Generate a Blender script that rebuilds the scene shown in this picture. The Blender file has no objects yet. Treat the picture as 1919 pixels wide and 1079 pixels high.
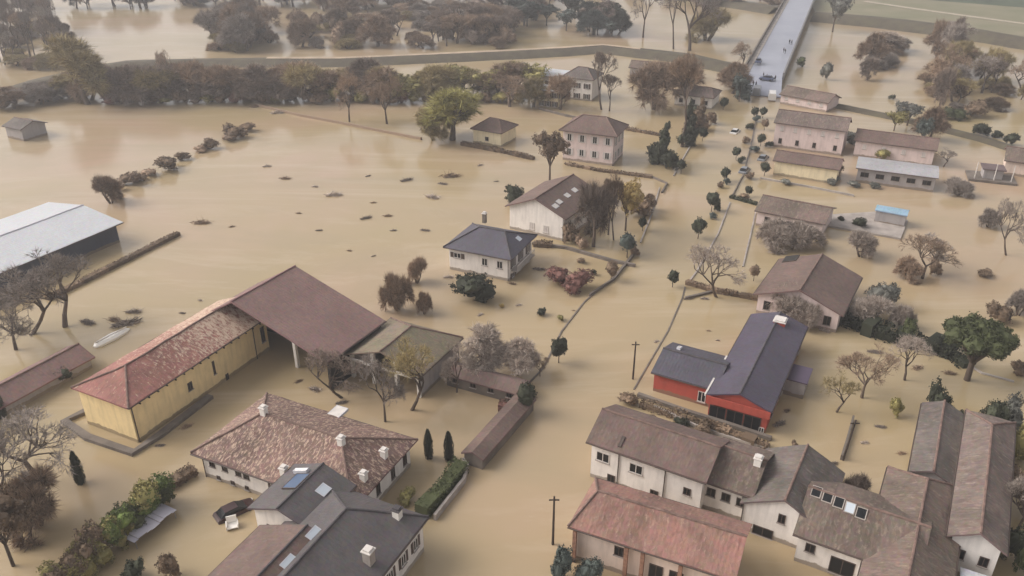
import bpy, bmesh, math, random
from mathutils import Vector, Matrix, noise
R=math.radians
rnd=random.Random(7)
scene=bpy.context.scene
COL=scene.collection
# ------------------------------------------------------------------ camera
CAM_H=60.0; PITCH=27.6; FPX=1550.0
cam_d=bpy.data.cameras.new('camera'); cam=bpy.data.objects.new('camera',cam_d); COL.objects.link(cam)
cam.location=(0,0,CAM_H); cam.rotation_euler=(R(90-PITCH),0,0)
cam_d.sensor_width=36; cam_d.lens=36*FPX/1919; cam_d.clip_end=12000; cam_d.clip_start=.5
scene.camera=cam
# ------------------------------------------------------------------ sky, sun, exposure
SUN_EL=38; SUN_AZ=-82
w=bpy.data.worlds.new('World'); scene.world=w; w.use_nodes=True
nt=w.node_tree; nt.nodes.clear()
sky=nt.nodes.new('ShaderNodeTexSky'); sky.sky_type='NISHITA'; sky.sun_disc=False
sky.sun_elevation=R(SUN_EL); sky.sun_rotation=R(SUN_AZ); sky.air_density=1.0; sky.dust_density=5.0
hs=nt.nodes.new('ShaderNodeHueSaturation'); hs.inputs['Saturation'].default_value=.22
mx=nt.nodes.new('ShaderNodeMixRGB'); mx.blend_type='MULTIPLY'; mx.inputs[0].default_value=1; mx.inputs[2].default_value=(1.0,.965,.945,1)
bg=nt.nodes.new('ShaderNodeBackground'); bg.inputs[1].default_value=.15
wo=nt.nodes.new('ShaderNodeOutputWorld')
nt.links.new(sky.outputs[0],hs.inputs['Color']); nt.links.new(hs.outputs[0],mx.inputs[1]); nt.links.new(mx.outputs[0],bg.inputs[0]); nt.links.new(bg.outputs[0],wo.inputs[0])
sd=bpy.data.lights.new('sun','SUN'); sd.energy=.9; sd.angle=R(40); sd.color=(1,.95,.89)
so=bpy.data.objects.new('sun',sd); COL.objects.link(so)
so.rotation_euler=(R(90-SUN_EL),0,R(180-SUN_AZ))
scene.view_settings.view_transform='Standard'; scene.view_settings.look='None'; scene.view_settings.gamma=1
scene.view_settings.exposure=0.5
# ------------------------------------------------------------------ survey: photo pixel -> point at height z
_p=R(PITCH); _F=Vector((0,math.cos(_p),-math.sin(_p))); _U=Vector((0,math.sin(_p),math.cos(_p)))
def gp(px,py,z=0.0):
    d=_F+Vector((1,0,0))*((px-959.5)/FPX)-_U*((py-539.5)/FPX)
    return Vector((0,0,CAM_H))+d*((z-CAM_H)/d.z)
def proj_y(P):
    q=P-Vector((0,0,CAM_H)); return 539.5-FPX*q.dot(_U)/q.dot(_F)
def hz(px,yb,yt):
    P=gp(px,yb); lo,hi=0,40
    for _ in range(30):
        m=(lo+hi)/2
        if proj_y(Vector((P.x,P.y,m)))>yt: lo=m
        else: hi=m
    return lo
def mpp(px,py):      # metres per pixel
    return (gp(px,py)-Vector((0,0,CAM_H))).dot(_F)/FPX
# ------------------------------------------------------------------ materials
MATS={}
def newmat(name):
    m=bpy.data.materials.new(name); m.use_nodes=True; n=m.node_tree; n.nodes.clear()
    b=n.nodes.new('ShaderNodeBsdfPrincipled'); o=n.nodes.new('ShaderNodeOutputMaterial'); n.links.new(b.outputs[0],o.inputs[0])
    MATS[name]=m; return m,n,b
def N(n,t,**k):
    x=n.nodes.new(t)
    for a,v in k.items():
        if a in x.inputs: x.inputs[a].default_value=v
        else: setattr(x,a,v)
    return x
def ramp(n,src,stops):
    r=n.nodes.new('ShaderNodeValToRGB'); e=r.color_ramp.elements
    e[0].position=stops[0][0]; e[0].color=(*stops[0][1],1); e[1].position=stops[-1][0]; e[1].color=(*stops[-1][1],1)
    for p,c in stops[1:-1]:
        q=e.new(p); q.color=(*c,1)
    n.links.new(src,r.inputs[0]); return r.outputs[0]
def mixc(n,fac,a,b,mode='MIX'):
    x=n.nodes.new('ShaderNodeMixRGB'); x.blend_type=mode
    for i,s in ((0,fac),(1,a),(2,b)):
        if hasattr(s,'links') or isinstance(s,bpy.types.NodeSocket): n.links.new(s,x.inputs[i])
        elif i==0: x.inputs[0].default_value=s
        else: x.inputs[i].default_value=(*s,1)
    return x.outputs[0]
def solid(name,c,rough=.85,var=.25,scale=1.5,metal=0,bump=0.0):
    m,n,b=newmat(name); tc=N(n,'ShaderNodeTexCoord'); no=N(n,'ShaderNodeTexNoise',Scale=scale,Detail=6)
    n.links.new(tc.outputs['Object'],no.inputs['Vector'])
    out=ramp(n,no.outputs['Fac'],[(.3,tuple(x*(1-var) for x in c)),(.7,tuple(min(1,x*(1+var)) for x in c))])
    n.links.new(out,b.inputs['Base Color']); b.inputs['Roughness'].default_value=rough; b.inputs['Metallic'].default_value=metal
    if bump:
        bp=N(n,'ShaderNodeBump',Strength=bump,Distance=.05); n.links.new(no.outputs['Fac'],bp.inputs['Height']); n.links.new(bp.outputs[0],b.inputs['Normal'])
    return m
def stucco(name,c,dirt=(.19,.14,.09)):
    m,n,b=newmat(name); tc=N(n,'ShaderNodeTexCoord')
    no=N(n,'ShaderNodeTexNoise',Scale=.7,Detail=8,Roughness=.65); n.links.new(tc.outputs['Object'],no.inputs['Vector'])
    mp=N(n,'ShaderNodeMapping'); mp.inputs['Scale'].default_value=(1.6,1.6,.25); n.links.new(tc.outputs['Object'],mp.inputs[0])
    st=N(n,'ShaderNodeTexNoise',Scale=1.2,Detail=6); n.links.new(mp.outputs[0],st.inputs['Vector'])
    base=ramp(n,no.outputs['Fac'],[(.3,tuple(x*.88 for x in c)),(.62,c)])
    s=ramp(n,st.outputs['Fac'],[(.45,(0,0,0)),(.75,(.5,)*3)])
    base=mixc(n,s,base,tuple(x*.62 for x in c))
    sep=N(n,'ShaderNodeSeparateXYZ'); n.links.new(tc.outputs['Object'],sep.inputs[0])
    ad=N(n,'ShaderNodeMath',operation='MULTIPLY_ADD'); n.links.new(no.outputs['Fac'],ad.inputs[0]); ad.inputs[1].default_value=-.9; n.links.new(sep.outputs['Z'],ad.inputs[2])
    tide=ramp(n,ad.outputs[0],[(.0,(.75,)*3),(.1,(0,0,0))])
    base=mixc(n,tide,base,dirt)
    n.links.new(base,b.inputs['Base Color']); b.inputs['Roughness'].default_value=.9
    bp=N(n,'ShaderNodeBump',Strength=.3,Distance=.03); n.links.new(st.outputs['Fac'],bp.inputs['Height']); n.links.new(bp.outputs[0],b.inputs['Normal'])
    return m
def roofmat(name,c,light,amount=.3,var=.35,patch=None,rough=.85,tile=.35,mscale=1.6,rowdark=.25,steep=None,ygrad=None):
    m,n,b=newmat(name); rowdark*=.35; tc=N(n,'ShaderNodeTexCoord'); uv=tc.outputs['UV']
    sep=N(n,'ShaderNodeSeparateXYZ'); n.links.new(uv,sep.inputs[0])
    big=N(n,'ShaderNodeTexNoise',Scale=.22,Detail=5,Roughness=.6); n.links.new(tc.outputs['Object'],big.inputs['Vector'])
    mp=N(n,'ShaderNodeMapping'); mp.inputs['Scale'].default_value=(1.9,.8,1); n.links.new(uv,mp.inputs[0])
    no=N(n,'ShaderNodeTexNoise',Scale=mscale,Detail=5,Roughness=.75,Distortion=.6); n.links.new(mp.outputs[0],no.inputs['Vector'])
    vo=N(n,'ShaderNodeTexVoronoi',Scale=1/tile); n.links.new(uv,vo.inputs['Vector'])
    d=tuple(x*(1-var) for x in c); l=tuple(x*(1+var) for x in c)
    nf=no.outputs['Fac']
    if ygrad:
        so_=N(n,'ShaderNodeSeparateXYZ'); n.links.new(tc.outputs['Object'],so_.inputs[0]); mg=N(n,'ShaderNodeMapRange'); n.links.new(so_.outputs['Y'],mg.inputs[0])
        for k_,v_ in enumerate(ygrad): mg.inputs[k_+1].default_value=v_
        ad_=N(n,'ShaderNodeMath',operation='ADD'); n.links.new(nf,ad_.inputs[0]); n.links.new(mg.outputs[0],ad_.inputs[1]); nf=ad_.outputs[0]
    base=ramp(n,big.outputs['Fac'],[(.3,d),(.5,c),(.7,patch or l)])
    cell=mixc(n,.14,base,vo.outputs['Color'],'SOFT_LIGHT')
    hs=N(n,'ShaderNodeHueSaturation'); hs.inputs['Saturation'].default_value=.85; n.links.new(cell,hs.inputs['Color'])
    mo=ramp(n,nf,steep or [(.62-amount*.35,(0,0,0)),(.72-amount*.2,(min(1,amount*1.3),)*3)])
    base=mixc(n,mo,hs.outputs[0],light)
    dk=N(n,'ShaderNodeTexNoise',Scale=mscale*.8,Detail=4); dk.inputs['Distortion'].default_value=1.0
    mp2=N(n,'ShaderNodeMapping'); mp2.inputs['Location'].default_value=(31,7,0); mp2.inputs['Scale'].default_value=(1.5,.7,1); n.links.new(uv,mp2.inputs[0]); n.links.new(mp2.outputs[0],dk.inputs['Vector'])
    dkr=ramp(n,dk.outputs['Fac'],[(.52,(0,0,0)),(.68,(.55*min(1,amount+.35),)*3)])
    base=mixc(n,dkr,base,tuple(x*.45 for x in c))
    # tile courses
    mu=N(n,'ShaderNodeMath',operation='MULTIPLY'); n.links.new(sep.outputs['X'],mu.inputs[0]); mu.inputs[1].default_value=2*math.pi/.42
    si=N(n,'ShaderNodeMath',operation='SINE'); n.links.new(mu.outputs[0],si.inputs[0])
    mr=N(n,'ShaderNodeMapRange'); n.links.new(si.outputs[0],mr.inputs[0]); mr.inputs[1].default_value=-1; mr.inputs[2].default_value=1; mr.inputs[3].default_value=1-rowdark; mr.inputs[4].default_value=1
    base=mixc(n,1.0,base,mr.outputs[0],'MULTIPLY')
    n.links.new(base,b.inputs['Base Color']); b.inputs['Roughness'].default_value=rough
    bp=N(n,'ShaderNodeBump',Strength=.1,Distance=.04); n.links.new(si.outputs[0],bp.inputs['Height']); 
    bp2=N(n,'ShaderNodeBump',Strength=.7,Distance=.12); n.links.new(no.outputs['Fac'],bp2.inputs['Height']); n.links.new(bp.outputs[0],bp2.inputs['Normal']); n.links.new(bp2.outputs[0],b.inputs['Normal'])
    return m
def leafmat(name,c,var=.45,nscale=1.2):
    m,n,b=newmat(name); g=N(n,'ShaderNodeNewGeometry'); oi=N(n,'ShaderNodeObjectInfo')
    a=ramp(n,g.outputs['Random Per Island'],[(0,tuple(x*(1-var) for x in c)),(1,tuple(x*(1+var) for x in c))])
    mr=N(n,'ShaderNodeMapRange'); n.links.new(oi.outputs['Random'],mr.inputs[0]); mr.inputs[3].default_value=.75; mr.inputs[4].default_value=1.25
    a=mixc(n,1.0,a,mr.outputs[0],'MULTIPLY')
    n.links.new(a,b.inputs['Base Color']); b.inputs['Roughness'].default_value=.8; b.inputs['Specular IOR Level'].default_value=.25
    return m
# ------------------------------------------------------------------ mesh building
class MB:
    def __init__(s): s.v=[]; s.f=[]; s.uv=None
    def quad(s,*p):
        i=len(s.v); s.v+= [Vector(q) for q in p]; s.f.append(tuple(range(i,i+len(p))))
    def box(s,x0,x1,y0,y1,z0,z1,M=None):
        i=len(s.v); P=[Vector((x,y,z)) for z in(z0,z1) for y in(y0,y1) for x in(x0,x1)]
        if M: P=[M@q for q in P]
        s.v+=P
        for f in((0,2,3,1),(4,5,7,6),(0,1,5,4),(2,6,7,3),(0,4,6,2),(1,3,7,5)): s.f.append(tuple(i+k for k in f))
        return s
    def tube(s,a,b,ra,rb,n=6,cap=True):
        a=Vector(a); b=Vector(b); d=b-a
        if d.length<1e-6: return s
        q=d.to_track_quat('Z','Y'); i=len(s.v)
        for c,r in((a,ra),(b,rb)):
            for k in range(n):
                t=2*math.pi*k/n; s.v.append(c+q@Vector((math.cos(t)*r,math.sin(t)*r,0)))
        for k in range(n): s.f.append((i+k,i+(k+1)%n,i+n+(k+1)%n,i+n+k))
        if cap: s.f.append(tuple(i+n+k for k in range(n))); s.f.append(tuple(i+n-1-k for k in range(n)))
        return s
    def mesh(s,name,smooth=False):
        m=bpy.data.meshes.new(name); m.from_pydata([tuple(v) for v in s.v],[],s.f)
        if s.uv:
            u=m.uv_layers.new(name='UVMap')
            for poly in m.polygons:
                for li in poly.loop_indices: u.data[li].uv=s.uv[poly.index][li-poly.loop_start]
        if smooth:
            for p in m.polygons: p.use_smooth=True
        m.update(); return m
    def build(s,name,mat,parent=None,smooth=False,loc=None):
        m=s.mesh(name,smooth); o=bpy.data.objects.new(name,m); COL.objects.link(o)
        m.materials.append(MATS[mat] if isinstance(mat,str) else mat)
        if parent: o.parent=parent
        if loc is not None: o.location=loc
        return o
def tag(o,label,cat,group=None,kind=None):
    if label: o['label']=label
    if cat: o['category']=cat
    if group: o['group']=group
    if kind: o['kind']=kind
    return o
def struct(o): o['kind']='structure'; return o
def empty(name,loc,rz=0):
    o=bpy.data.objects.new(name,None); COL.objects.link(o); o.location=loc; o.rotation_euler=(0,0,rz); o.empty_display_size=.5; return o
# ---- palette
solid('white_paint',(.78,.74,.68),.7,.08); solid('frame_white',(.62,.58,.54),.6,.1); solid('dark_wood',(.05,.035,.026),.8,.3); solid('shutter_brown',(.07,.045,.035),.7,.2)
solid('shutter_pale',(.55,.5,.48),.7,.1); solid('gutter',(.07,.05,.04),.6,.2); solid('gutter_white',(.55,.55,.58),.5,.1); solid('concrete',(.33,.29,.26),.9,.25,.6); solid('concrete_dark',(.15,.125,.105),.9,.3,.6)
solid('interior_shade',(.025,.022,.02),.9,.2); solid('rail_grey',(.2,.19,.19),.6,.2); solid('brick_pier',(.28,.15,.1),.9,.3,3)  # the near-black paints shade inside open buildings and in the roof recess
m,n,b=newmat('glass'); b.inputs['Base Color'].default_value=(.012,.013,.015,1); b.inputs['Roughness'].default_value=.15; b.inputs['Specular IOR Level'].default_value=.3
m,n,b=newmat('glass_pale'); b.inputs['Base Color'].default_value=(.5,.55,.6,1); b.inputs['Roughness'].default_value=.12
m,n,b=newmat('solar'); b.inputs['Base Color'].default_value=(.06,.1,.18,1); b.inputs['Roughness'].default_value=.12
stucco('wall_white',(.78,.73,.68)); stucco('wall_cream',(.8,.69,.47)); stucco('wall_yellow',(.86,.67,.36)); stucco('wall_pink',(.68,.56,.53)); stucco('wall_red',(.42,.075,.05)); stucco('wall_grey',(.36,.33,.32)); stucco('wall_blue',(.05,.06,.085)); stucco('wall_brick',(.3,.17,.11)); stucco('wall_orange',(.72,.58,.49))
roofmat('roof_plum',(.15,.092,.072),(.26,.2,.17),.25,.22,rowdark=.12,mscale=1.4,steep=[(.56,(0,0,0)),(.7,(.5,)*3)])
roofmat('roof_barn',(.21,.115,.098),(.26,.17,.15),.1,.14,rowdark=.1)
roofmat('roof_slate',(.1,.085,.085),(.12,.11,.12),.15,.2,rowdark=.1,rough=.6)
roofmat('roof_blue',(.07,.062,.085),(.1,.1,.13),.1,.15,rowdark=.1,rough=.55)
roofmat('roof_navy',(.072,.058,.088),(.1,.09,.11),.12,.15,rowdark=.1,rough=.6)
roofmat('roof_lichen',(.17,.09,.068),(.52,.385,.29),.62,.35,rowdark=.15,mscale=2.0,steep=[(.5,(0,0,0)),(.59,(.85,)*3)])
roofmat('roof_terracotta',(.3,.105,.075),(.6,.47,.35),.42,.3,patch=(.36,.12,.085),rowdark=.15,mscale=1.7,steep=[(.54,(0,0,0)),(.62,(.85,)*3)],ygrad=(3,18,-.05,.13))
roofmat('roof_orange',(.27,.13,.09),(.42,.3,.23),.35,.45,patch=(.31,.125,.09),rowdark=.2,mscale=1.3,steep=[(.55,(0,0,0)),(.68,(.6,)*3)])
roofmat('roof_brown',(.15,.105,.078),(.3,.235,.18),.4,.35,patch=(.2,.125,.1),rowdark=.2,mscale=1.3,steep=[(.52,(0,0,0)),(.66,(.65,)*3)])
roofmat('roof_grey',(.13,.104,.088),(.28,.235,.21),.4,.35,rowdark=.2,mscale=1.3,steep=[(.54,(0,0,0)),(.68,(.6,)*3)])
roofmat('roof_tan',(.165,.118,.095),(.33,.26,.22),.4,.35,patch=(.2,.14,.115),rowdark=.2,mscale=1.2,steep=[(.52,(0,0,0)),(.66,(.6,)*3)])
roofmat('roof_olive',(.19,.15,.09),(.3,.25,.16),.3,.25,patch=(.2,.14,.11),rowdark=.15)
roofmat('roof_pale',(.36,.35,.36),(.45,.44,.44),.2,.1,rowdark=.05,rough=.5)
roofmat('roof_white',(.5,.515,.54),(.52,.535,.56),-.33,.03,rowdark=.05,rough=.45,steep=[(.6,(0,0,0)),(.8,(.2,)*3)])
roofmat('roof_skyblue',(.22,.38,.5),(.4,.5,.6),.2,.15,rowdark=.1,rough=.5)
solid('ridge_tile',(.17,.11,.09),.9,.35,2); solid('ridge_dark',(.07,.062,.066),.9,.3,2)
for nm,c in dict(bark=(.1,.075,.058),bark_grey=(.2,.165,.14),twig_brown=(.28,.2,.14),twig_grey=(.27,.23,.2),twig_pale=(.4,.335,.285),twig_purple=(.2,.155,.125),twig_olive=(.3,.24,.12),leaf_dark=(.038,.042,.026),leaf_green=(.07,.08,.035),leaf_olive=(.25,.22,.085),leaf_willow=(.34,.31,.11),leaf_yellow=(.34,.25,.1),leaf_red=(.17,.085,.07),leaf_brown=(.17,.12,.08),leaf_blue=(.075,.09,.08),leaf_bright=(.13,.17,.05),leaf_grey=(.15,.15,.13)).items(): leafmat(nm,c)
# ------------------------------------------------------------------ water, land, embankments
m,n,b=newmat('flood_water'); tc=N(n,'ShaderNodeTexCoord')
a=N(n,'ShaderNodeTexNoise',Scale=.018,Detail=4,Roughness=.55,Distortion=.6); n.links.new(tc.outputs['Object'],a.inputs['Vector'])
mp=N(n,'ShaderNodeMapping'); mp.inputs['Rotation'].default_value=(0,0,R(62)); mp.inputs['Scale'].default_value=(.35,1,1); n.links.new(tc.outputs['Object'],mp.inputs[0])
s2=N(n,'ShaderNodeTexNoise',Scale=.06,Detail=6,Roughness=.6,Distortion=1.2); n.links.new(mp.outputs[0],s2.inputs['Vector'])
c0=ramp(n,a.outputs['Fac'],[(.3,(.36,.285,.155)),(.5,(.385,.293,.175)),(.7,(.43,.305,.215))])
c1=mixc(n,ramp(n,s2.outputs['Fac'],[(.45,(0,0,0)),(.7,(.6,)*3)]),c0,(.33,.265,.165))
s3=N(n,'ShaderNodeTexNoise',Scale=.035,Detail=9,Roughness=.7,Distortion=2.5); mp3=N(n,'ShaderNodeMapping'); mp3.inputs['Rotation'].default_value=(0,0,R(-24)); mp3.inputs['Scale'].default_value=(.22,1,1); n.links.new(tc.outputs['Object'],mp3.inputs[0]); n.links.new(mp3.outputs[0],s3.inputs['Vector'])
c1=mixc(n,ramp(n,s3.outputs['Fac'],[(.5,(0,0,0)),(.72,(.65,)*3)]),c1,(.5,.4,.29))  # pale silt streaks, brightened in the colour to read as sheen
foam=N(n,'ShaderNodeTexNoise',Scale=.16,Detail=10,Roughness=.78,Distortion=3.0); n.links.new(mp.outputs[0],foam.inputs['Vector'])
c1=mixc(n,ramp(n,foam.outputs['Fac'],[(.64,(0,0,0)),(.74,(.5,)*3)]),c1,(.52,.44,.33))
rr_=ramp(n,s2.outputs['Fac'],[(.35,(.07,)*3),(.65,(.2,)*3)]); n.links.new(rr_,b.inputs['Roughness'])
n.links.new(c1,b.inputs['Base Color']); b.inputs['IOR'].default_value=1.38
rp=N(n,'ShaderNodeTexNoise',Scale=.8,Detail=7,Roughness=.65,Distortion=.8); n.links.new(mp.outputs[0],rp.inputs['Vector'])
bp=N(n,'ShaderNodeBump',Strength=.22,Distance=.06); n.links.new(rp.outputs['Fac'],bp.inputs['Height']); n.links.new(bp.outputs[0],b.inputs['Normal'])
wt=MB(); wt.quad((-5000,-1500,0),(5000,-1500,0),(5000,8000,0),(-5000,8000,0)); struct(wt.build('water','flood_water'))
m,n,b=newmat('grass_bank'); tc=N(n,'ShaderNodeTexCoord'); a=N(n,'ShaderNodeTexNoise',Scale=.25,Detail=8,Roughness=.7); n.links.new(tc.outputs['Object'],a.inputs['Vector'])
n.links.new(ramp(n,a.outputs['Fac'],[(.3,(.06,.048,.033)),(.5,(.085,.07,.046)),(.7,(.11,.098,.056))]),b.inputs['Base Color']); b.inputs['Roughness'].default_value=.95
m,n,b=newmat('field_grass'); tc=N(n,'ShaderNodeTexCoord'); a=N(n,'ShaderNodeTexNoise',Scale=.04,Detail=8,Roughness=.6); n.links.new(tc.outputs['Object'],a.inputs['Vector'])
n.links.new(ramp(n,a.outputs['Fac'],[(.3,(.15,.155,.085)),(.55,(.21,.19,.12)),(.7,(.26,.22,.15))]),b.inputs['Base Color']); b.inputs['Roughness'].default_value=.95
solid('field_dark',(.06,.08,.045),.95,.3,.1); solid('gravel',(.42,.36,.28),.95,.15,.5); solid('mud_path',(.4,.31,.22),.95,.2,.3)
m,n,b=newmat('wet_asphalt'); tc=N(n,'ShaderNodeTexCoord'); a=N(n,'ShaderNodeTexNoise',Scale=.15,Detail=6); n.links.new(tc.outputs['Object'],a.inputs['Vector'])
n.links.new(ramp(n,a.outputs['Fac'],[(.3,(.26,.275,.34)),(.7,(.33,.345,.4))]),b.inputs['Base Color']); b.inputs['Roughness'].default_value=.28
def ribbon(pts,zs,offs,name,mat,heights,jit=.0):
    """bank: pts along the crest, cross-section offsets/heights"""
    P=[]
    for i in range(len(pts)-1):
        a=pts[i]; c=pts[i+1]; k=max(1,int((c-a).length/5))
        for j in range(k): P.append(a.lerp(c,j/k))
    P.append(pts[-1]); mb=MB(); rows=[]
    for i,p in enumerate(P):
        d=(P[min(i+3,len(P)-1)]-P[max(i-3,0)]); d.z=0; d.normalize(); nn=Vector((-d.y,d.x,0)); row=[]
        for o,h in zip(offs,heights):
            j=noise.noise(Vector((p.x*.08,p.y*.08,o)))*jit
            row.append(len(mb.v)); q=p+nn*(o+j*(1 if o>0 else -1)); mb.v.append(Vector((q.x,q.y,h+(j*.12 if h>0.2 else 0))))
        rows.append(row)
    for a,c in zip(rows,rows[1:]):
        for k in range(len(a)-1): mb.f.append((a[k],c[k],c[k+1],a[k+1]))
    return mb.build(name,mat,smooth=True)
bankpx=[(-120,200),(0,174),(100,147),(170,130),(240,118),(340,114),(500,112),(640,112),(800,105),(950,98),(1060,92),(1130,87),(1200,95),(1290,106),(1395,128)]
bp_=[gp(x,y,1.2) for x,y in bankpx]
struct(ribbon(bp_,0,(6.5,2.2,-2.2,-6.5),'embankment','grass_bank',(-.4,1.6,1.6,-.4),1.2))
crest=ribbon([gp(x,y-1,1.2) for x,y in bankpx[6:13]],0,(1.2,.4,-.4,-1.2),'path','mud_path',(1.72,1.78,1.78,1.72),.3); struct(crest)
# far bank and the fields behind it
fb=[gp(x,y,1.5) for x,y in [(1250,-18),(1380,4),(1460,16)]]
struct(ribbon(fb,0,(9,3,-3,-9),'embankment','grass_bank',(-.4,2,2,-.4),1.5))
fb2=[gp(x,y,1.5) for x,y in [(1528,28),(1640,38),(1760,52),(1919,76),(2100,106)]]
struct(ribbon(fb2,0,(10,3,-3,-9),'embankment','grass_bank',(1,2.6,2.6,-.4),1.5))
fl=MB(); pts=[gp(x,y,1.2) for x,y in [(1528,24),(1640,33),(1760,46),(1919,70),(2110,100)]]
top=[p+Vector((60,240,0)) for p in pts]; 
for a,c,d,e in zip(pts,pts[1:],top[1:],top): fl.quad(a,c,d,e)
struct(fl.build('field','field_grass'))
fd=MB(); fd.quad(*[gp(x,y,1.24) for x,y in [(1640,-8),(1919,14),(2150,40),(2400,-60),(1700,-60)]]); struct(fd.build('field','field_dark'))
rb=[gp(x,y,1.3) for x,y in [(1620,2),(1700,14),(1800,28),(1919,44),(2100,72)]]
struct(ribbon(rb,0,(1.6,-1.6),'path','gravel',(1.34,1.34),.1))
struct(ribbon([gp(x,y,.5) for x,y in [(1560,195),(1700,223),(1760,238),(1840,258),(1919,284),(2050,325)]],0,(2.2,.8,-.8,-2.2),'embankment','grass_bank',(-.3,.8,.8,-.3),.5))
# bridge
def bridge():
    A=gp(1424,178,.3); B=gp(1429,140,2.2); C=gp(1493,10,4); D=C+(C-B).normalized()*60; D.z=4
    d=(C-B); d.z=0; d.normalize(); nn=Vector((-d.y,d.x,0)); hw=5.7
    t=empty('road_bridge',(B.x,B.y,0)); tag(t,'grey wet road bridge with low parapets crossing the flooded river','bridge')
    o=t.location
    def strip(nm,mat,o0,o1,z0,z1,pts=(A,B,C,D)):
        mb=MB(); i=0
        for p in pts:
            for of,z in ((o0,z0),(o1,z0),(o1,z1),(o0,z1)): mb.v.append(p+nn*of+Vector((0,0,z))-o)
        for k in range(len(pts)-1):
            a=4*k
            for j in range(4): mb.f.append((a+j,a+(j+1)%4,a+4+(j+1)%4,a+4+j))
        mb.f.append((3,2,1,0)); a=4*(len(pts)-1); mb.f.append((a,a+1,a+2,a+3))
        return mb.build(nm,mat,t)
    strip('deck','wet_asphalt',-hw,hw,-1,0)
    strip('parapet','concrete_dark',hw+.01,hw+.5,-.9,1.1); strip('parapet','rail_grey',-hw-.5,-hw-.01,-.9,1.1,(B,C,D))
    strip('sidewalk','concrete',hw-1.6,hw-.003,.004,.18)
    for k in range(1,5):
        p=B.lerp(C,k/4.6)-o; mb=MB(); mb.box(-hw+.6,hw-.6,-.8,.8,-1,p.z-1,Matrix.Translation(Vector((p.x,p.y,0)))@Matrix.Rotation(math.atan2(nn.y,nn.x),4,'Z')); mb.build('pier','concrete',t)
bridge()
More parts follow.
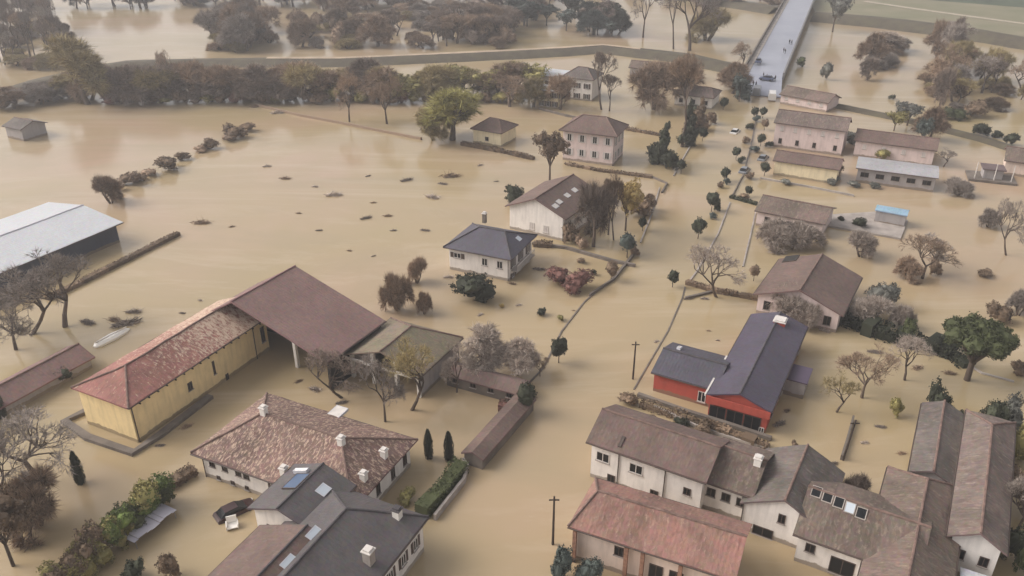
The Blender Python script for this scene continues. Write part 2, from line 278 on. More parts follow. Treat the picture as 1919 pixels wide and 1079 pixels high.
# ------------------------------------------------------------------ houses
def house(name,label,cat,at,anchor,ang,L,W,ze,rise,ridge='x',hips=(0,0),rpos=.5,wall='wall_white',roof='roof_plum',over=.45,open_sides='',wins=(),ridgecap='ridge_tile',sag=.05,posts=(),pipes=(),zwall=-.8,group=None):
    P=gp(at[0],at[1],ze); ca,sa=math.cos(R(ang)),math.sin(R(ang)); ex=Vector((ca,sa,0)); ey=Vector((-sa,ca,0))
    O=P-ex*(anchor[0]*L)-ey*(anchor[1]*W); O.z=0
    t=empty(name,O,R(ang)); tag(t,label,cat,group)
    zr=ze+rise; h0,h1=hips
    if ridge=='x':
        yr=W*rpos; A=(0,0,ze);B=(L,0,ze);C=(L,W,ze);D=(0,W,ze);E=(h0,yr,zr);F=(L-h1,yr,zr)
        faces=[[A,B,F,E],[C,D,E,F],[D,A,E],[B,C,F]]; gab=[h0<.01,h1<.01]; ends=[2,3]
    else:
        xr=L*rpos; A=(0,0,ze);B=(L,0,ze);C=(L,W,ze);D=(0,W,ze);E=(xr,h0,zr);F=(xr,W-h1,zr)
        faces=[[B,C,F,E],[D,A,E,F],[A,B,E],[C,D,F]]; gab=[h0<.01,h1<.01]; ends=[2,3]
    use=[faces[0],faces[1]]+[faces[ends[i]] for i in(0,1) if not gab[i]]
    # roof: subdivided tops, thickness below
    bm=bmesh.new(); uvl=bm.loops.layers.uv.new('UVMap')
    th=.2
    def dz(p):
        if sag<=0: return 0
        return sag*(noise.noise(Vector((p.x*.25+O.x,p.y*.25+O.y,0)))+.5*noise.noise(Vector((p.x*.8+O.x,p.y*.8,3))))
    for fc in use:
        v=[Vector(q) for q in fc]; nrm=(v[1]-v[0]).cross(v[2]-v[0]).normalized()
        if nrm.z<0: nrm=-nrm
        hd=Vector((0,0,1)).cross(nrm); hd=hd.normalized() if hd.length>1e-4 else Vector((1,0,0)); sl=nrm.cross(hd)
        nu=max(1,int((v[1]-v[0]).length/1.2)) if sag>0 else 1; nv=max(1,int(W/2/1.2)) if sag>0 else 1
        a,bb,c,d=(v+[v[2]])[:4] if len(v)==3 else v
        if len(v)==3: c=d=v[2]
        grid=[[None]*(nv+1) for _ in range(nu+1)]
        for i in range(nu+1):
            for j in range(nv+1):
                p=a.lerp(bb,i/nu).lerp(d.lerp(c,i/nu),j/nv); p.z+=dz(p); grid[i][j]=bm.verts.new(p)
        for i in range(nu):
            for j in range(nv):
                q=[grid[i][j],grid[i+1][j],grid[i+1][j+1],grid[i][j+1]]
                co=[x.co for x in q]
                if (co[2]-co[3]).length<1e-5: q=q[:3]
                f=bm.faces.new(q)
                for lp in f.loops: lp[uvl].uv=(lp.vert.co.dot(hd)+len(fc)*7.3,lp.vert.co.dot(sl))
    bmesh.ops.remove_doubles(bm,verts=bm.verts,dist=.002)
    bmesh.ops.recalc_face_normals(bm,faces=bm.faces)
    if bm.faces and sum(f.normal.z for f in bm.faces)<0: bmesh.ops.reverse_faces(bm,faces=bm.faces)
    top=list(bm.faces); vm={}
    for v in list(bm.verts): vm[v]=bm.verts.new(v.co-Vector((0,0,th)))
    bd=[e for e in bm.edges if e.is_boundary]
    for f in top:
        nf=bm.faces.new([vm[x] for x in reversed(f.verts)])
    for e in bd:
        a,c=e.verts
        try: bm.faces.new([a,c,vm[c],vm[a]])
        except ValueError: pass
    bmesh.ops.recalc_face_normals(bm,faces=bm.faces)
    me=bpy.data.meshes.new('roof'); bm.to_mesh(me); bm.free(); me.materials.append(MATS[roof])
    ro=bpy.data.objects.new('roof',me); COL.objects.link(ro); ro.parent=t
    if rise>.9:
        rc=MB(); segs=[(E,F)]
        for i in (0,1):
            if not gab[i]:
                q=faces[ends[i]]; ap=E if i==0 else F; segs+= [(q[0],ap),(q[1],ap)]
        for a,c in segs:
            a=Vector(a);c=Vector(c); k=max(1,int((c-a).length/1.2))
            if (c-a).length<.05: continue
            for j in range(k):
                p=a.lerp(c,j/k);q=a.lerp(c,(j+1)/k); rc.tube(p+Vector((0,0,dz(p)+.02)),q+Vector((0,0,dz(q)+.02)),.13,.13,6)
        rc.build('ridge_cap',ridgecap,ro)
    def rz(x,y):
        if ridge=='x':
            h=(y/yr if y<=yr else (W-y)/(W-yr)); 
            if h0>0: h=min(h,x/h0)
            if h1>0: h=min(h,(L-x)/h1)
        else:
            h=(x/xr if x<=xr else (L-x)/(L-xr))
            if h0>0: h=min(h,y/h0)
            if h1>0: h=min(h,(W-y)/h1)
        return ze+rise*max(0,h)
    t_rz=rz
    # walls (four slabs, inset under the eaves)
    o=over; T=.3; w_=MB()
    def wtop(x,y): return rz(x,y)-th-.02
    def slab(p,q,inn):
        p=Vector(p);q=Vector(q); k=8
        for i in range(k):
            a=p.lerp(q,i/k); c=p.lerp(q,(i+1)/k)
            za,zc=wtop(a.x,a.y),wtop(c.x,c.y)
            j=len(w_.v)
            for s in (Vector((0,0,0)),inn*T):
                for pt,z in((a,zwall),(c,zwall),(c,zc),(a,za)):
                    w_.v.append(Vector((pt.x+s.x,pt.y+s.y,z)))
            w_.f+= [(j,j+1,j+2,j+3),(j+7,j+6,j+5,j+4),(j+3,j+2,j+6,j+7)]
            if i==0: w_.f.append((j,j+3,j+7,j+4))
            if i==k-1: w_.f.append((j+1,j+5,j+6,j+2))
    if 'f' not in open_sides: slab((o,o,0),(L-o,o,0),Vector((0,1,0)))
    if 'b' not in open_sides: slab((L-o,W-o,0),(o,W-o,0),Vector((0,-1,0)))
    if 'r' not in open_sides: slab((L-o,o+T+.003,0),(L-o,W-o-T-.003,0),Vector((-1,0,0)))
    if 'l' not in open_sides: slab((o,W-o-T-.003,0),(o,o+T+.003,0),Vector((1,0,0)))
    if w_.v: w_.build('wall',wall,t)
    for (x,y) in posts:
        MB().box(x-.22,x+.22,y-.22,y+.22,-.8,rz(x,y)-th-.02).build('pillar','white_paint',t)
    SD={'f':(Vector((o,o,0)),Vector((1,0,0)),Vector((0,-1,0)),L-2*o),'r':(Vector((L-o,o,0)),Vector((0,1,0)),Vector((1,0,0)),W-2*o),
        'b':(Vector((L-o,W-o,0)),Vector((-1,0,0)),Vector((0,1,0)),L-2*o),'l':(Vector((o,W-o,0)),Vector((0,-1,0)),Vector((-1,0,0)),W-2*o)}
    for wd in wins:
        side,us,zc,ww,wh,sty=wd
        org,du,dn,ln=SD[side]
        if isinstance(us,int): us=[(i+.5)/us*ln for i in range(us)]
        else: us=[u*ln if u<=1 else u for u in us]
        ang2=math.atan2(du.y,du.x)
        for u in us:
            M=Matrix.Translation(org+du*u+Vector((0,0,zc)))@Matrix.Rotation(ang2,4,'Z')   # local x along wall, -y outward
            fr=MB(); a,c=ww/2,wh/2; s=.08
            for bx in((-a,a,c-s,c),(-a,a,-c,-c+s),(-a,-a+s,-c+s,c-s),(a-s,a,-c+s,c-s),(-s/2,s/2,-c+s,c-s)):
                fr.box(bx[0],bx[1],-.07,.02,bx[2],bx[3],M)
            if sty=='dark' : 
                wn=fr.build('window','shutter_brown',t)
            else: wn=fr.build('window','frame_white',t)
            MB().box(-a+.02,a-.02,-.03,.01,-c+.02,c-.02,M).build('pane','glass' if sty!='pale' else 'shutter_pale',wn)
            if sty in('shut','shutp'):
                for sx in(-1,1):
                    MB().box(sx*a+(0.02 if sx>0 else -.02-ww*.45),sx*a+(.02+ww*.45 if sx>0 else -.02),-.06,-.005,-c,c,M).build('shutter','shutter_brown' if sty=='shut' else 'shutter_pale',wn)
            MB().box(-a-.08,a+.08,-.16,.01,-c-.08,-c-.003,M).build('sill','concrete',wn)
    # gutters along eaves parallel to the ridge, downpipes
    g=MB()
    if ridge=='x': gs=[((0,-.07),(L,-.07)),((0,W+.07),(L,W+.07))]
    else: gs=[((-.07,0),(-.07,W)),((L+.07,0),(L+.07,W))]
    if over>.3 and ze>2.2:
        for a,c in gs: g.tube((a[0],a[1],ze-.12),(c[0],c[1],ze-.12),.07,.07,5)
        g.build('gutter','gutter',t)
    for side,u in pipes:
        org,du,dn,ln=SD[side]; q=org+du*(u*ln)+dn*.1
        MB().tube((q.x,q.y,-.6),(q.x,q.y,rz(q.x,q.y)-.2),.06,.06,6).build('downpipe','gutter',t)
    def loc(px,py):
        z=ze+rise*.5
        for _ in range(8):
            q=gp(px,py,z)-O; x,y=q.dot(ex),q.dot(ey); z=rz(min(max(x,0),L),min(max(y,0),W))
        return x,y,z
    H=dict(t=t,roof=ro,loc=loc,rz=rz,L=L,W=W,O=O,ridge=ridge)
    return H
def chimney(H,px,py,mat='white_paint',h=.8,s=.62,cap='frame_white'):
    x,y,z=H['loc'](px,py)
    c=MB().box(x-s/2,x+s/2,y-s/2,y+s/2,z-.5,z+h).build('chimney',mat,H['roof'])
    k=MB().box(x-s/2-.1,x+s/2+.1,y-s/2-.1,y+s/2+.1,z+h+.003,z+h+.1); k.box(x-s/2+.05,x+s/2-.05,y-s/2+.05,y+s/2-.05,z+h+.103,z+h+.3); o=k.build('chimney_cap',cap,H['t'])
    return c
def skylight(H,px,py,wx=1.0,wy=1.2,mat='glass_pale',lift=.07,name='skylight',frame='gutter_white'):
    x,y,z=H['loc'](px,py); rz=H['rz']; e=.05
    n_=Vector((-(rz(x+e,y)-rz(x-e,y))/(2*e),-(rz(x,y+e)-rz(x,y-e))/(2*e),1)).normalized()
    q=Vector((0,0,1)).rotation_difference(n_).to_matrix().to_4x4(); M=Matrix.Translation(Vector((x,y,z)))@q
    f=MB(); a,b_=wx/2,wy/2; s=.08
    for bx in((-a,a,b_-s,b_),(-a,a,-b_,-b_+s),(-a,-a+s,-b_+s,b_-s),(a-s,a,-b_+s,b_-s)): f.box(bx[0],bx[1],bx[2],bx[3],-.05,lift+.02,M)
    fo=f.build(name,frame,H['roof']); MB().box(-a+.04,a-.04,-b_+.04,b_-.04,-.05,lift,M).build('pane',mat,H['t'])
    return fo
# ---- far left metal barn
A=house('metal_shed','large pale metal roofed shed at the left edge of the flooded field','shed',(231,416),(1,1),62-90,20,52,3.6,1.3,'y',wall='wall_blue',roof='roof_white',over=.9,ridgecap='roof_white')
C=house('shed','low plum roofed shed nearly under water beside the bare trees at left','shed',(178,668),(1,1),-28,5.5,22,1.6,1.2,'y',wall='wall_grey',roof='roof_barn')
Wk=house('shed','small grey shed at the left edge below the embankment','shed',(38,243),(1,0),-28,7,7,3,1.2,'x',wall='wall_grey',roof='roof_grey')
# ---- yellow farm wing and big barn
D=house('farm_wing','long yellow farm building with a mossy red tiled roof','farmhouse',(240,765),(1,0),-26,9.2,23.5,5.3,1.9,'y',hips=(4.2,0),wall='wall_yellow',roof='roof_terracotta',sag=.12,
  wins=[('r',[.38],2.6,.7,1.1,'dark'),('r',[.56],2.9,.35,1.9,'dark'),('r',[.64],.35,.5,1.1,'dark'),('r',[.96],2.9,.7,2.3,'dark')],pipes=[('r',.008),('r',.885)])
rf=MB()
for k in range(17): rf.box(9.0,9.35,1.5+k*1.33,1.62+k*1.33,4.9,5.06)
rf.build('rafter_end','dark_wood',D['t'])
B=house('barn','huge plum tiled barn with an open gable, joined to the yellow wing','barn',(723,601),(1,1),-29,23,12,4.7,4.6,'y',rpos=.34,wall='interior_shade',roof='roof_barn',open_sides='f',over=.5,posts=[(15,2.9)],ridgecap='roof_barn')
MB().box(.6,22.4,8,8.3,-.8,4.2).build('shade_panel','interior_shade',B['t'])  # near-black sheet stands for the shade inside the open barn
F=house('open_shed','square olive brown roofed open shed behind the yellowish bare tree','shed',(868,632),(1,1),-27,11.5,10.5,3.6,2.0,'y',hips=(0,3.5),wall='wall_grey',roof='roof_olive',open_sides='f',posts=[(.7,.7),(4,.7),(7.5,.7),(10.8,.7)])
MB().box(.2,11.3,-.08,.1,3.0,3.35).build('beam','frame_white',F['t']); MB().box(.8,10.8,4.5,4.7,-.8,3.0).build('shade_panel','interior_shade',F['t'])  # white front beam; the near-black sheet paints the shade behind the posts
# ---- lichen roof house
G=house('farmhouse','white farmhouse with the broad lichen mottled tiled hip roof and five chimneys','house',(783,823),(1,1),-25,20.8,12.3,3.4,2.7,'x',hips=(5,5.5),wall='wall_white',roof='roof_lichen',sag=.14,over=.7,
  wins=[('f',[.07,.16,.255,.31],2.3,.75,1.1,'dark'),('f',[.1,.2,.3],.45,.5,.5,'dark'),('f',[.5,.65,.8],2.2,.8,1.2,'shut'),('r',[.18,.42,.68,.9],1.9,.7,1.9,'dark')],pipes=[('f',.01)])
for c in ((495,775),(640,832),(720,855),(682,898),(533,888)): chimney(G,*c)
skylight(G,632,775,1.6,2.2,'frame_white',.25,'roof_hatch')
H1=house('annex','dark slate roofed annex with a tilted solar panel beside the mottled roof','house',(463,952),(0,0),-25,7.6,7.2,4.6,1.4,'y',wall='wall_white',roof='roof_slate',ridgecap='ridge_dark',wins=[('f',2,2.4,.8,1.1,'dark')])
skylight(H1,556,903,1.9,2.4,'solar',.16,'solar_panel','gutter'); skylight(H1,606,918,1.1,1.3); skylight(H1,566,885,1.8,.5,'white_paint',.35,'water_tank','gutter_white')
H3=house('house','wide house with brown and charcoal roof slopes and two skylights at the bottom edge','house',(488,983),(0,1),-25,11.5,18,4.4,2.3,'y',wall='wall_white',roof='roof_plum',ridgecap='ridge_dark')
skylight(H3,590,1001,1.1,1.5); skylight(H3,543,1055,1.1,1.5)
H4=house('house','charcoal hip roofed house beside the flooded street at the bottom edge','house',(803,968),(1,1),-25,12,19,4.2,2.4,'y',hips=(0,4.5),wall='wall_white',roof='roof_slate',ridgecap='ridge_dark',wins=[('r',[.55,.68,.8,.92],2.2,.8,1.3,'shut')])
chimney(H4,745,968,'white_paint',.9,.7,'ridge_dark'); chimney(H4,692,1052,'concrete',1.3,.8,'frame_white')
# ---- mid houses
I=house('house','white house with a dark slate hip roof and a side balcony','house',(958,487),(1,0),-24,12,10.6,4.2,2.1,'x',hips=(4,3.5),wall='wall_white',roof='roof_blue',over=.7,ridgecap='ridge_dark',wins=[('f',[.14],2.8,1.3,.9,'shut'),('f',[.6,.85],2.6,1,1.3,'white'),('r',3,2.6,1,1.6,'shut'),('r',3,.5,1,.9,'shut')],pipes=[('f',.99)])
chimney(I,908,412,'concrete_dark',1.2,.6); skylight(I,972,447,.9,1.0)
bb=MB().box(11.32,12.5,1.5,8.5,1.45,1.6); bb.build('balcony','concrete',I['t'])
rl=MB()
for k in range(15): rl.box(12.4,12.46,1.6+k*.48,1.65+k*.48,1.6,2.5)
rl.box(12.38,12.48,1.5,8.5,2.5,2.58); rl.build('balcony_rail','frame_white',I['t'])
J=house('house','white gabled house with a plum roof and four skylights','house',(1060,411),(1,0),-31,12.2,14.6,4.5,2.6,'y',wall='wall_white',roof='roof_plum',over=.6,wins=[('f',[.42,.68],1.5,1,1.4,'pale'),('r',4,2.4,1,1.3,'shut')],pipes=[('f',.99)])
for c in ((1077,356),(1063,366),(1048,378),(1041,386)): skylight(J,*c,1.0,1.3,'frame_white')
K=house('house','small cream yellow house with a brown hip roof behind a low hedge','house',(940,250),(1,0),-29,8.4,8,3.5,2.0,'x',hips=(3,3),wall='wall_cream',roof='roof_plum',wins=[('f',[.5],1.5,.9,.9,'dark')])
Lh=house('villa','two storey pinkish villa with two rows of pale shuttered windows','house',(1157,256),(1,0),-22,13.2,9.5,6.9,2.6,'x',hips=(4,4),wall='wall_pink',roof='roof_plum',over=.8,wins=[('f',4,5.3,1,1.6,'shutp'),('f',4,2.1,1,1.5,'shutp'),('r',3,5.3,1,1.6,'shutp'),('r',3,2.1,1,1.5,'shutp')],pipes=[('f',.995)])
M1=house('house','white house with a steep dark brown roof behind the tall dark trunk','house',(1112,150),(1,0),-24,9.5,9,6,2.2,'x',hips=(3.5,3.5),wall='wall_white',roof='roof_grey',wins=[('f',3,4,1,1.4,'shut'),('f',3,1.2,1,1.4,'shut')])
M2=house('house','house with a pale grey flat looking roof behind the two storey villa','house',(1070,147),(1,0),-24,11,9,5.6,.9,'x',wall='wall_white',roof='roof_white',wins=[('f',4,3.6,1,1.3,'shut'),('f',4,1,1,1.3,'shut')],ridgecap='concrete')
M3=house('house','cream block with stacked balconies half hidden by bare trees','house',(1048,172),(1,0),-24,6.5,6,4.8,.5,'x',wall='wall_cream',roof='roof_white',wins=[('f',3,3.6,.9,1.4,'shut'),('f',3,1.2,.9,1.4,'shut'),('r',2,3.4,.9,1.3,'shut')])
Nh=house('house','brown roofed house beside the white round canopy near the bridge','house',(1338,184),(1,0),-26,11,9,3.2,1.6,'x',hips=(2,2),wall='wall_white',roof='roof_tan',wins=[('f',3,1.6,1,1.1,'dark')])
N2=house('outbuilding','long low brown outbuilding just below the embankment','outbuilding',(1295,135),(1,0),-20,19,7,2.8,1.4,'x',wall='wall_grey',roof='roof_brown')
N3=house('outbuilding','dark little tool shed beside the conifers near the embankment','outbuilding',(1235,142),(1,0),-20,7,6,2.6,1.0,'x',wall='wall_grey',roof='roof_grey')
dm=empty('round_canopy',gp(1322,190)); tag(dm,'white domed garden canopy in front of the brown roofed house','canopy')
c=MB(); rr=2.0
for i in range(5):
    for k in range(14):
        def q(i,k):
            t=i/5*math.pi/2; a=2*math.pi*k/14; return (rr*math.cos(t)*math.cos(a),rr*math.cos(t)*math.sin(a),2.2+1.3*math.sin(t))
        c.quad(q(i,k),q(i,k+1),q(i+1,k+1),q(i+1,k))
c.build('cover','white_paint',dm,True)
for k in range(4):
    a=k*math.pi/2; MB().tube((1.8*math.cos(a),1.8*math.sin(a),-.5),(1.8*math.cos(a),1.8*math.sin(a),2.2),.06,.06,6).build('pole','frame_white',dm)
# ---- right of the street, far
O1=house('row_house','long pink two storey row house with small dark windows near the bridge','house',(1450,229),(0,0),-27,16,8.5,5.8,2.0,'x',wall='wall_pink',roof='roof_tan',wins=[('f',5,4.5,.75,1.1,'pale'),('f',[.1,.35,.6,.9],1.6,.75,1.2,'dark'),('l',2,5.0,.7,1.1,'pale')])
O1b=house('row_house','lower plum roofed extension at the right end of the pink row house','house',(1600,262),(0,0),-27,17,7.5,3.8,1.6,'x',wall='wall_pink',roof='roof_plum',wins=[('f',4,2.4,.8,1.0,'pale')])
O2=house('outbuilding','plum roofed garage in front of the pink row house','outbuilding',(1448,300),(0,0),-27,13.5,6.5,3.3,1.3,'x',wall='wall_cream',roof='roof_plum',wins=[('l',1,1.7,.9,1,'dark')])
O3=house('warehouse','pale flat roofed warehouse on the right of the flooded town','warehouse',(1604,314),(0,0),-24,15.5,8,3.2,.5,'x',wall='wall_grey',roof='roof_pale',wins=[('f',5,1.8,1.6,1,'dark')])
O4=house('house','brown roofed house right beside the end of the bridge','house',(1460,176),(0,0),-43,14,8,2.6,1.6,'x',wall='wall_pink',roof='roof_brown',wins=[('f',4,1.8,.9,1.1,'pale')])
Ph=house('house','low brown roofed house with bare shrubs along its front wall','house',(1414,394),(0,0),-31,12.5,9,3,1.5,'x',wall='wall_pink',roof='roof_brown',wins=[('f',3,1.5,1,1.1,'dark')])
P2=house('shed','small sky blue roofed shed standing on the grey yard','shed',(1640,393),(0,0),-30,5.5,3,2.6,.5,'x',wall='wall_grey',roof='roof_skyblue',over=.2)
ys=MB(); pts=[gp(x,y,.35) for x,y in [(1530,418),(1545,402),(1640,396),(1702,412),(1688,446)]]; o=gp(1620,420)
i=0
for z in(-.5,.35):
    for p in pts: ys.v.append(Vector((p.x-o.x,p.y-o.y,z)))
ys.f.append((9,8,7,6,5)[::-1])
for k in range(5): ys.f.append((k,(k+1)%5,5+(k+1)%5,5+k))
y=ys.build('concrete_yard','concrete',loc=o); tag(y,'grey concrete yard slab barely above the water beside the blue shed','slab')
Q=house('house','large plum roofed house with a square roof terrace behind the red house','house',(1580,592),(1,0),-31,12.6,14,3.2,2.4,'y',wall='wall_pink',roof='roof_plum',over=.6,wins=[('f',4,1.6,1,1.4,'dark')])
skylight(Q,1482,485,2.2,2.4,'interior_shade',.12,'terrace_shade','gutter')  # flat dark panel paints the shade of the recessed roof terrace
# ---- red house
RL=house('house','red walled bungalow wing with navy roof, nearest the flooded street','house',(1220,697),(0,0),-29,8.3,8.2,2.9,1.3,'x',wall='wall_red',roof='roof_blue',over=.35,ridgecap='ridge_dark',wins=[('f',[.82],1.2,1,1.5,'white')])
RR=house('house','long navy roofed house with red gable beside the red bungalow wing','house',(1446,772),(1,0),-28,7.6,22,3.4,1.3,'y',wall='wall_red',roof='roof_navy',over=.35,ridgecap='ridge_dark',wins=[('f',[.16,.46,.76],.95,1.95,1.9,'dark'),('f',[.93],.3,.6,.8,'white'),('r',4,1.4,1,1.2,'dark')])  # the three wide dark front windows stand in for a shaded open porch
skylight(RL,1273,654,.5,.9,'frame_white',.3,'vent')
gt=MB().box(-.25,-.05,-.1,9.5,3.15,3.45); gt.build('parapet_flashing','frame_white',RR['t'])
MB().box(.05,7.5,-.14,-.01,2.35,3.3).build('fascia','wall_red',RR['t'])
chimney(RR,1462,603,'wall_red',.25,1.5,'frame_white')
MB().box(7.3,9.8,9.5,13,-.8,2.3).build('annex','wall_grey',RR['t']); MB().box(7.25,10,9.3,13.2,2.303,2.45).build('annex_roof','roof_navy',RR['t'])
# ---- white terrace, lower right
S1=house('farmhouse','long white farmhouse with plum tiled roof facing the street, bottom right','house',(1098,827),(0,0),-30,13.2,7.8,4.9,1.8,'x',wall='wall_white',roof='roof_plum',over=.5,sag=.08,wins=[('f',[.11],3.2,1.5,1.2,'white'),('f',[.42],3.2,1.5,1.2,'white'),('f',[.88],2.6,.8,.9,'dark'),('l',2,3,.9,1.2,'shut'),('f',[.2,.6],.7,.9,1.1,'dark')],pipes=[('f',.26),('f',.68)])
skylight(S1,1165,828,.35,1.3,'gutter',.12,'flue','gutter')
S2=house('farmhouse','narrow brown roofed middle part of the white terrace','house',(1310,898),(0,0),-30,5.6,8,3.9,1.9,'x',wall='wall_white',roof='roof_brown',over=.5,sag=.12,wins=[('f',3,2.4,.9,1.0,'dark')])
chimney(S2,1420,868,'white_paint',.7,.7)
S3=house('farmhouse','white gable fronted part of the terrace with a dusty mauve roof','house',(1386,942),(0,0),-30,8.2,9.8,3.4,2.2,'y',wall='wall_white',roof='roof_grey',over=.3,sag=.12,wins=[('f',[.5],3,.7,1.1,'dark'),('f',[.3],.6,2,1.1,'dark'),('f',[.88],2.2,.6,.8,'dark')],pipes=[('f',.01)])
S4=house('farmhouse','brown roofed terrace part with a row of white framed rooflights','house',(1486,1000),(0,0),-30,11,9.8,3.6,2.0,'x',wall='wall_white',roof='roof_brown',over=.5,sag=.16,wins=[('f',[.12],2.2,.9,1.0,'dark'),('f',[.42,.7],1.3,2.2,1.9,'dark')])
for k in range(5): skylight(S4,1530+k*21,922+k*10,.95,1.2,'glass_pale' if k==3 else 'glass',.08,'rooflight','concrete')
T1=house('farmhouse','brown hip ended roof at right angles to the white terrace','house',(1664,874),(0,1),-30,7.4,22,3.6,1.8,'y',hips=(0,2.5),wall='wall_white',roof='roof_brown',over=.5,sag=.15)
T2=house('farmhouse','long worn pinkish brown roof at the bottom right edge','house',(1775,1003),(0,0),-30,4.9,22.5,4.6,1.5,'y',hips=(0,4),wall='wall_white',roof='roof_orange',over=.5,sag=.2,wins=[('f',2,2.6,.8,1.1,'dark')])
for mm in T2['roof'].data.materials: pass
T2['roof'].data.materials[0]=MATS['roof_tan']
T3=house('outbuilding','grey roofed outbuilding against the long worn roof at right','outbuilding',(1806,775),(1,1),-29,4.4,14,3.2,1.0,'y',wall='wall_grey',roof='roof_grey',over=.4,sag=.2)
T4=house('canopy','pale blue sheet metal canopy at the bottom edge beside the worn roof','canopy',(1800,1062),(0,1),-28,5,8,2.8,.5,'x',wall='wall_white',roof='roof_white',over=.3,open_sides='r')
U=house('farmhouse','white farmhouse with an orange red tiled roof in the bottom right','house',(1064,986),(0,0),-25,15.6,7.6,4.4,1.8,'x',hips=(1.5,0),wall='wall_orange',roof='roof_orange',over=.6,sag=.12,wins=[('f',[.3],2.8,.9,1.1,'dark'),('f',[.55,.68],1.6,1.3,2,'dark'),('f',[.85],1.6,1.1,2,'dark'),('l',2,2.6,.8,1.2,'shut')],pipes=[('f',.01),('f',.99)])
for k,uu in enumerate((.0,.36,.47,.72)): MB().box(.5+uu*14,.85+uu*14,.05,.4,-.8,4.0).build('pillar','brick_pier',U['t'])
X1=house('house','brown roofed house cut by the right edge below the far bank','house',(1882,300),(0,0),-28,11,9,3.2,1.8,'x',wall='wall_orange',roof='roof_brown')
X2=empty('hut',gp(1856,335),R(-20)); tag(X2,'small grey hut with posts on a stone base in the flood at right','hut')
MB().box(-4.5,4.5,-3,3,-.5,.5).build('base','concrete_dark',X2); MB().box(-1.8,1.8,-1.5,1.8,.503,2.4).build('wall','wall_grey',X2); MB().box(-2.2,2.2,-1.9,2.2,2.403,2.6).build('roof','roof_grey',X2)
for x in(-3.4,0.2,3.4): MB().tube((x,-2.2,.5),(x,-2.2,4),.1,.08,6).build('post','frame_white',X2)
V1=house('outbuilding','narrow plum roofed outbuilding set at right angles to the street wall','outbuilding',(832,702),(0,0),-25,10.5,3.4,1.7,.8,'x',wall='concrete_dark',roof='roof_plum',over=.25,wins=[('f',4,1.2,.8,.9,'dark')])
V2=house('outbuilding','long narrow brown tiled roof along the left side of the street','outbuilding',(864,848),(0,0),-28,2.8,13,1.6,.6,'y',wall='concrete_dark',roof='roof_plum',over=.25)
# ---- walls, kerbs, fences
def wallline(name,label,cat,pts,h,th,mat,z0=-.6,group=None):
    P=[gp(x,y) for x,y in pts]; o=P[0]; mb=MB()
    n0=len(P)
    for i,p in enumerate(P):
        d=(P[min(i+1,n0-1)]-P[max(i-1,0)]).normalized(); nn=Vector((-d.y,d.x,0))*th/2; q=p-o
        for s,z in((-1,z0),(1,z0),(1,h),(-1,h)): mb.v.append(Vector((q.x+nn.x*s,q.y+nn.y*s,z)))
    for k in range(n0-1):
        a=4*k
        for j in range(4): mb.f.append((a+j,a+(j+1)%4,a+4+(j+1)%4,a+4+j))
    mb.f.append((3,2,1,0)); a=4*(n0-1); mb.f.append((a,a+1,a+2,a+3))
    ob=mb.build(name,mat,loc=o); tag(ob,label,cat,group); return ob
wallline('low_wall','brown stone footing wall round the yellow farm wing','wall',[(168,770),(122,792),(165,822),(250,851),(300,818),(395,745)],.45,.9,'concrete_dark')
wallline('garden_wall','thin garden wall top along the left side of the flooded street','wall',[(1190,470),(1150,520),(1095,566),(1052,622),(1018,690),(990,720)],.12,.22,'concrete_dark')
wallline('garden_wall','thin wall top along the right side of the flooded street, by the red house','wall',[(1284,538),(1278,560),(1252,620),(1205,700),(1188,730)],.1,.2,'concrete_dark')
wallline('garden_wall','low wall joining the bare garden tree to the street','wall',[(1285,560),(1335,548)],.35,.4,'concrete_dark')
wallline('garden_wall','pale garden wall around the hedge at the street edge','wall',[(868,868),(876,880),(870,905),(815,975)],.8,.3,'concrete')
wallline('garden_wall','low stone wall behind the navy roofed red gabled house','wall',[(1195,742),(1290,775),(1370,800),(1445,825)],.5,.5,'concrete_dark')
wallline('garden_wall','brown wall top below the slate roofed white house','wall',[(998,458),(1060,466),(1145,490),(1190,500)],.5,.5,'concrete_dark')
wallline('garden_wall','pale wall beside the topiary trees near the bridge end','wall',[(1418,215),(1408,270),(1392,330),(1370,372)],.3,.25,'concrete_dark')
wallline('garden_wall','thin fence line behind the two storey villa','fence',[(1010,205),(1060,218),(1180,243),(1240,255)],.6,.3,'concrete_dark')
wallline('garden_wall','grey wall stub behind the white terrace beside the ripples','wall',[(1598,787),(1586,830),(1576,862)],.7,.25,'concrete_dark')
wallline('fence','thin dark fence crossing the flooded field above the small yellow house','fence',[(480,198),(560,217),(640,232),(720,248),(790,262)],.6,.5,'twig_brown')
wallline('garden_wall','pale wall behind the white terrace roof','wall',[(1225,765),(1300,800),(1380,828),(1440,845)],.5,.3,'concrete')
# ---- poles
def pole(px,yb,yt,label,mat='dark_wood',lean=0):
    h=hz(px,yb,yt); o=gp(px,yb); t=empty('utility_pole',o); tag(t,label,'pole')
    MB().tube((0,0,-.5),(lean*h,0,h),.14,.09,8).build('post',mat,t); MB().box(-.5+lean*h,.5+lean*h,-.05,.05,h-.5,h-.38).build('crossbar',mat,t)
pole(1036,1020,930,'dark bare utility pole in the street near the bottom edge'); pole(1186,710,640,'thin utility pole beside the street, left of the red bungalow')
pole(1579,862,787,'leaning grey pole behind the white terrace',lean=.08)

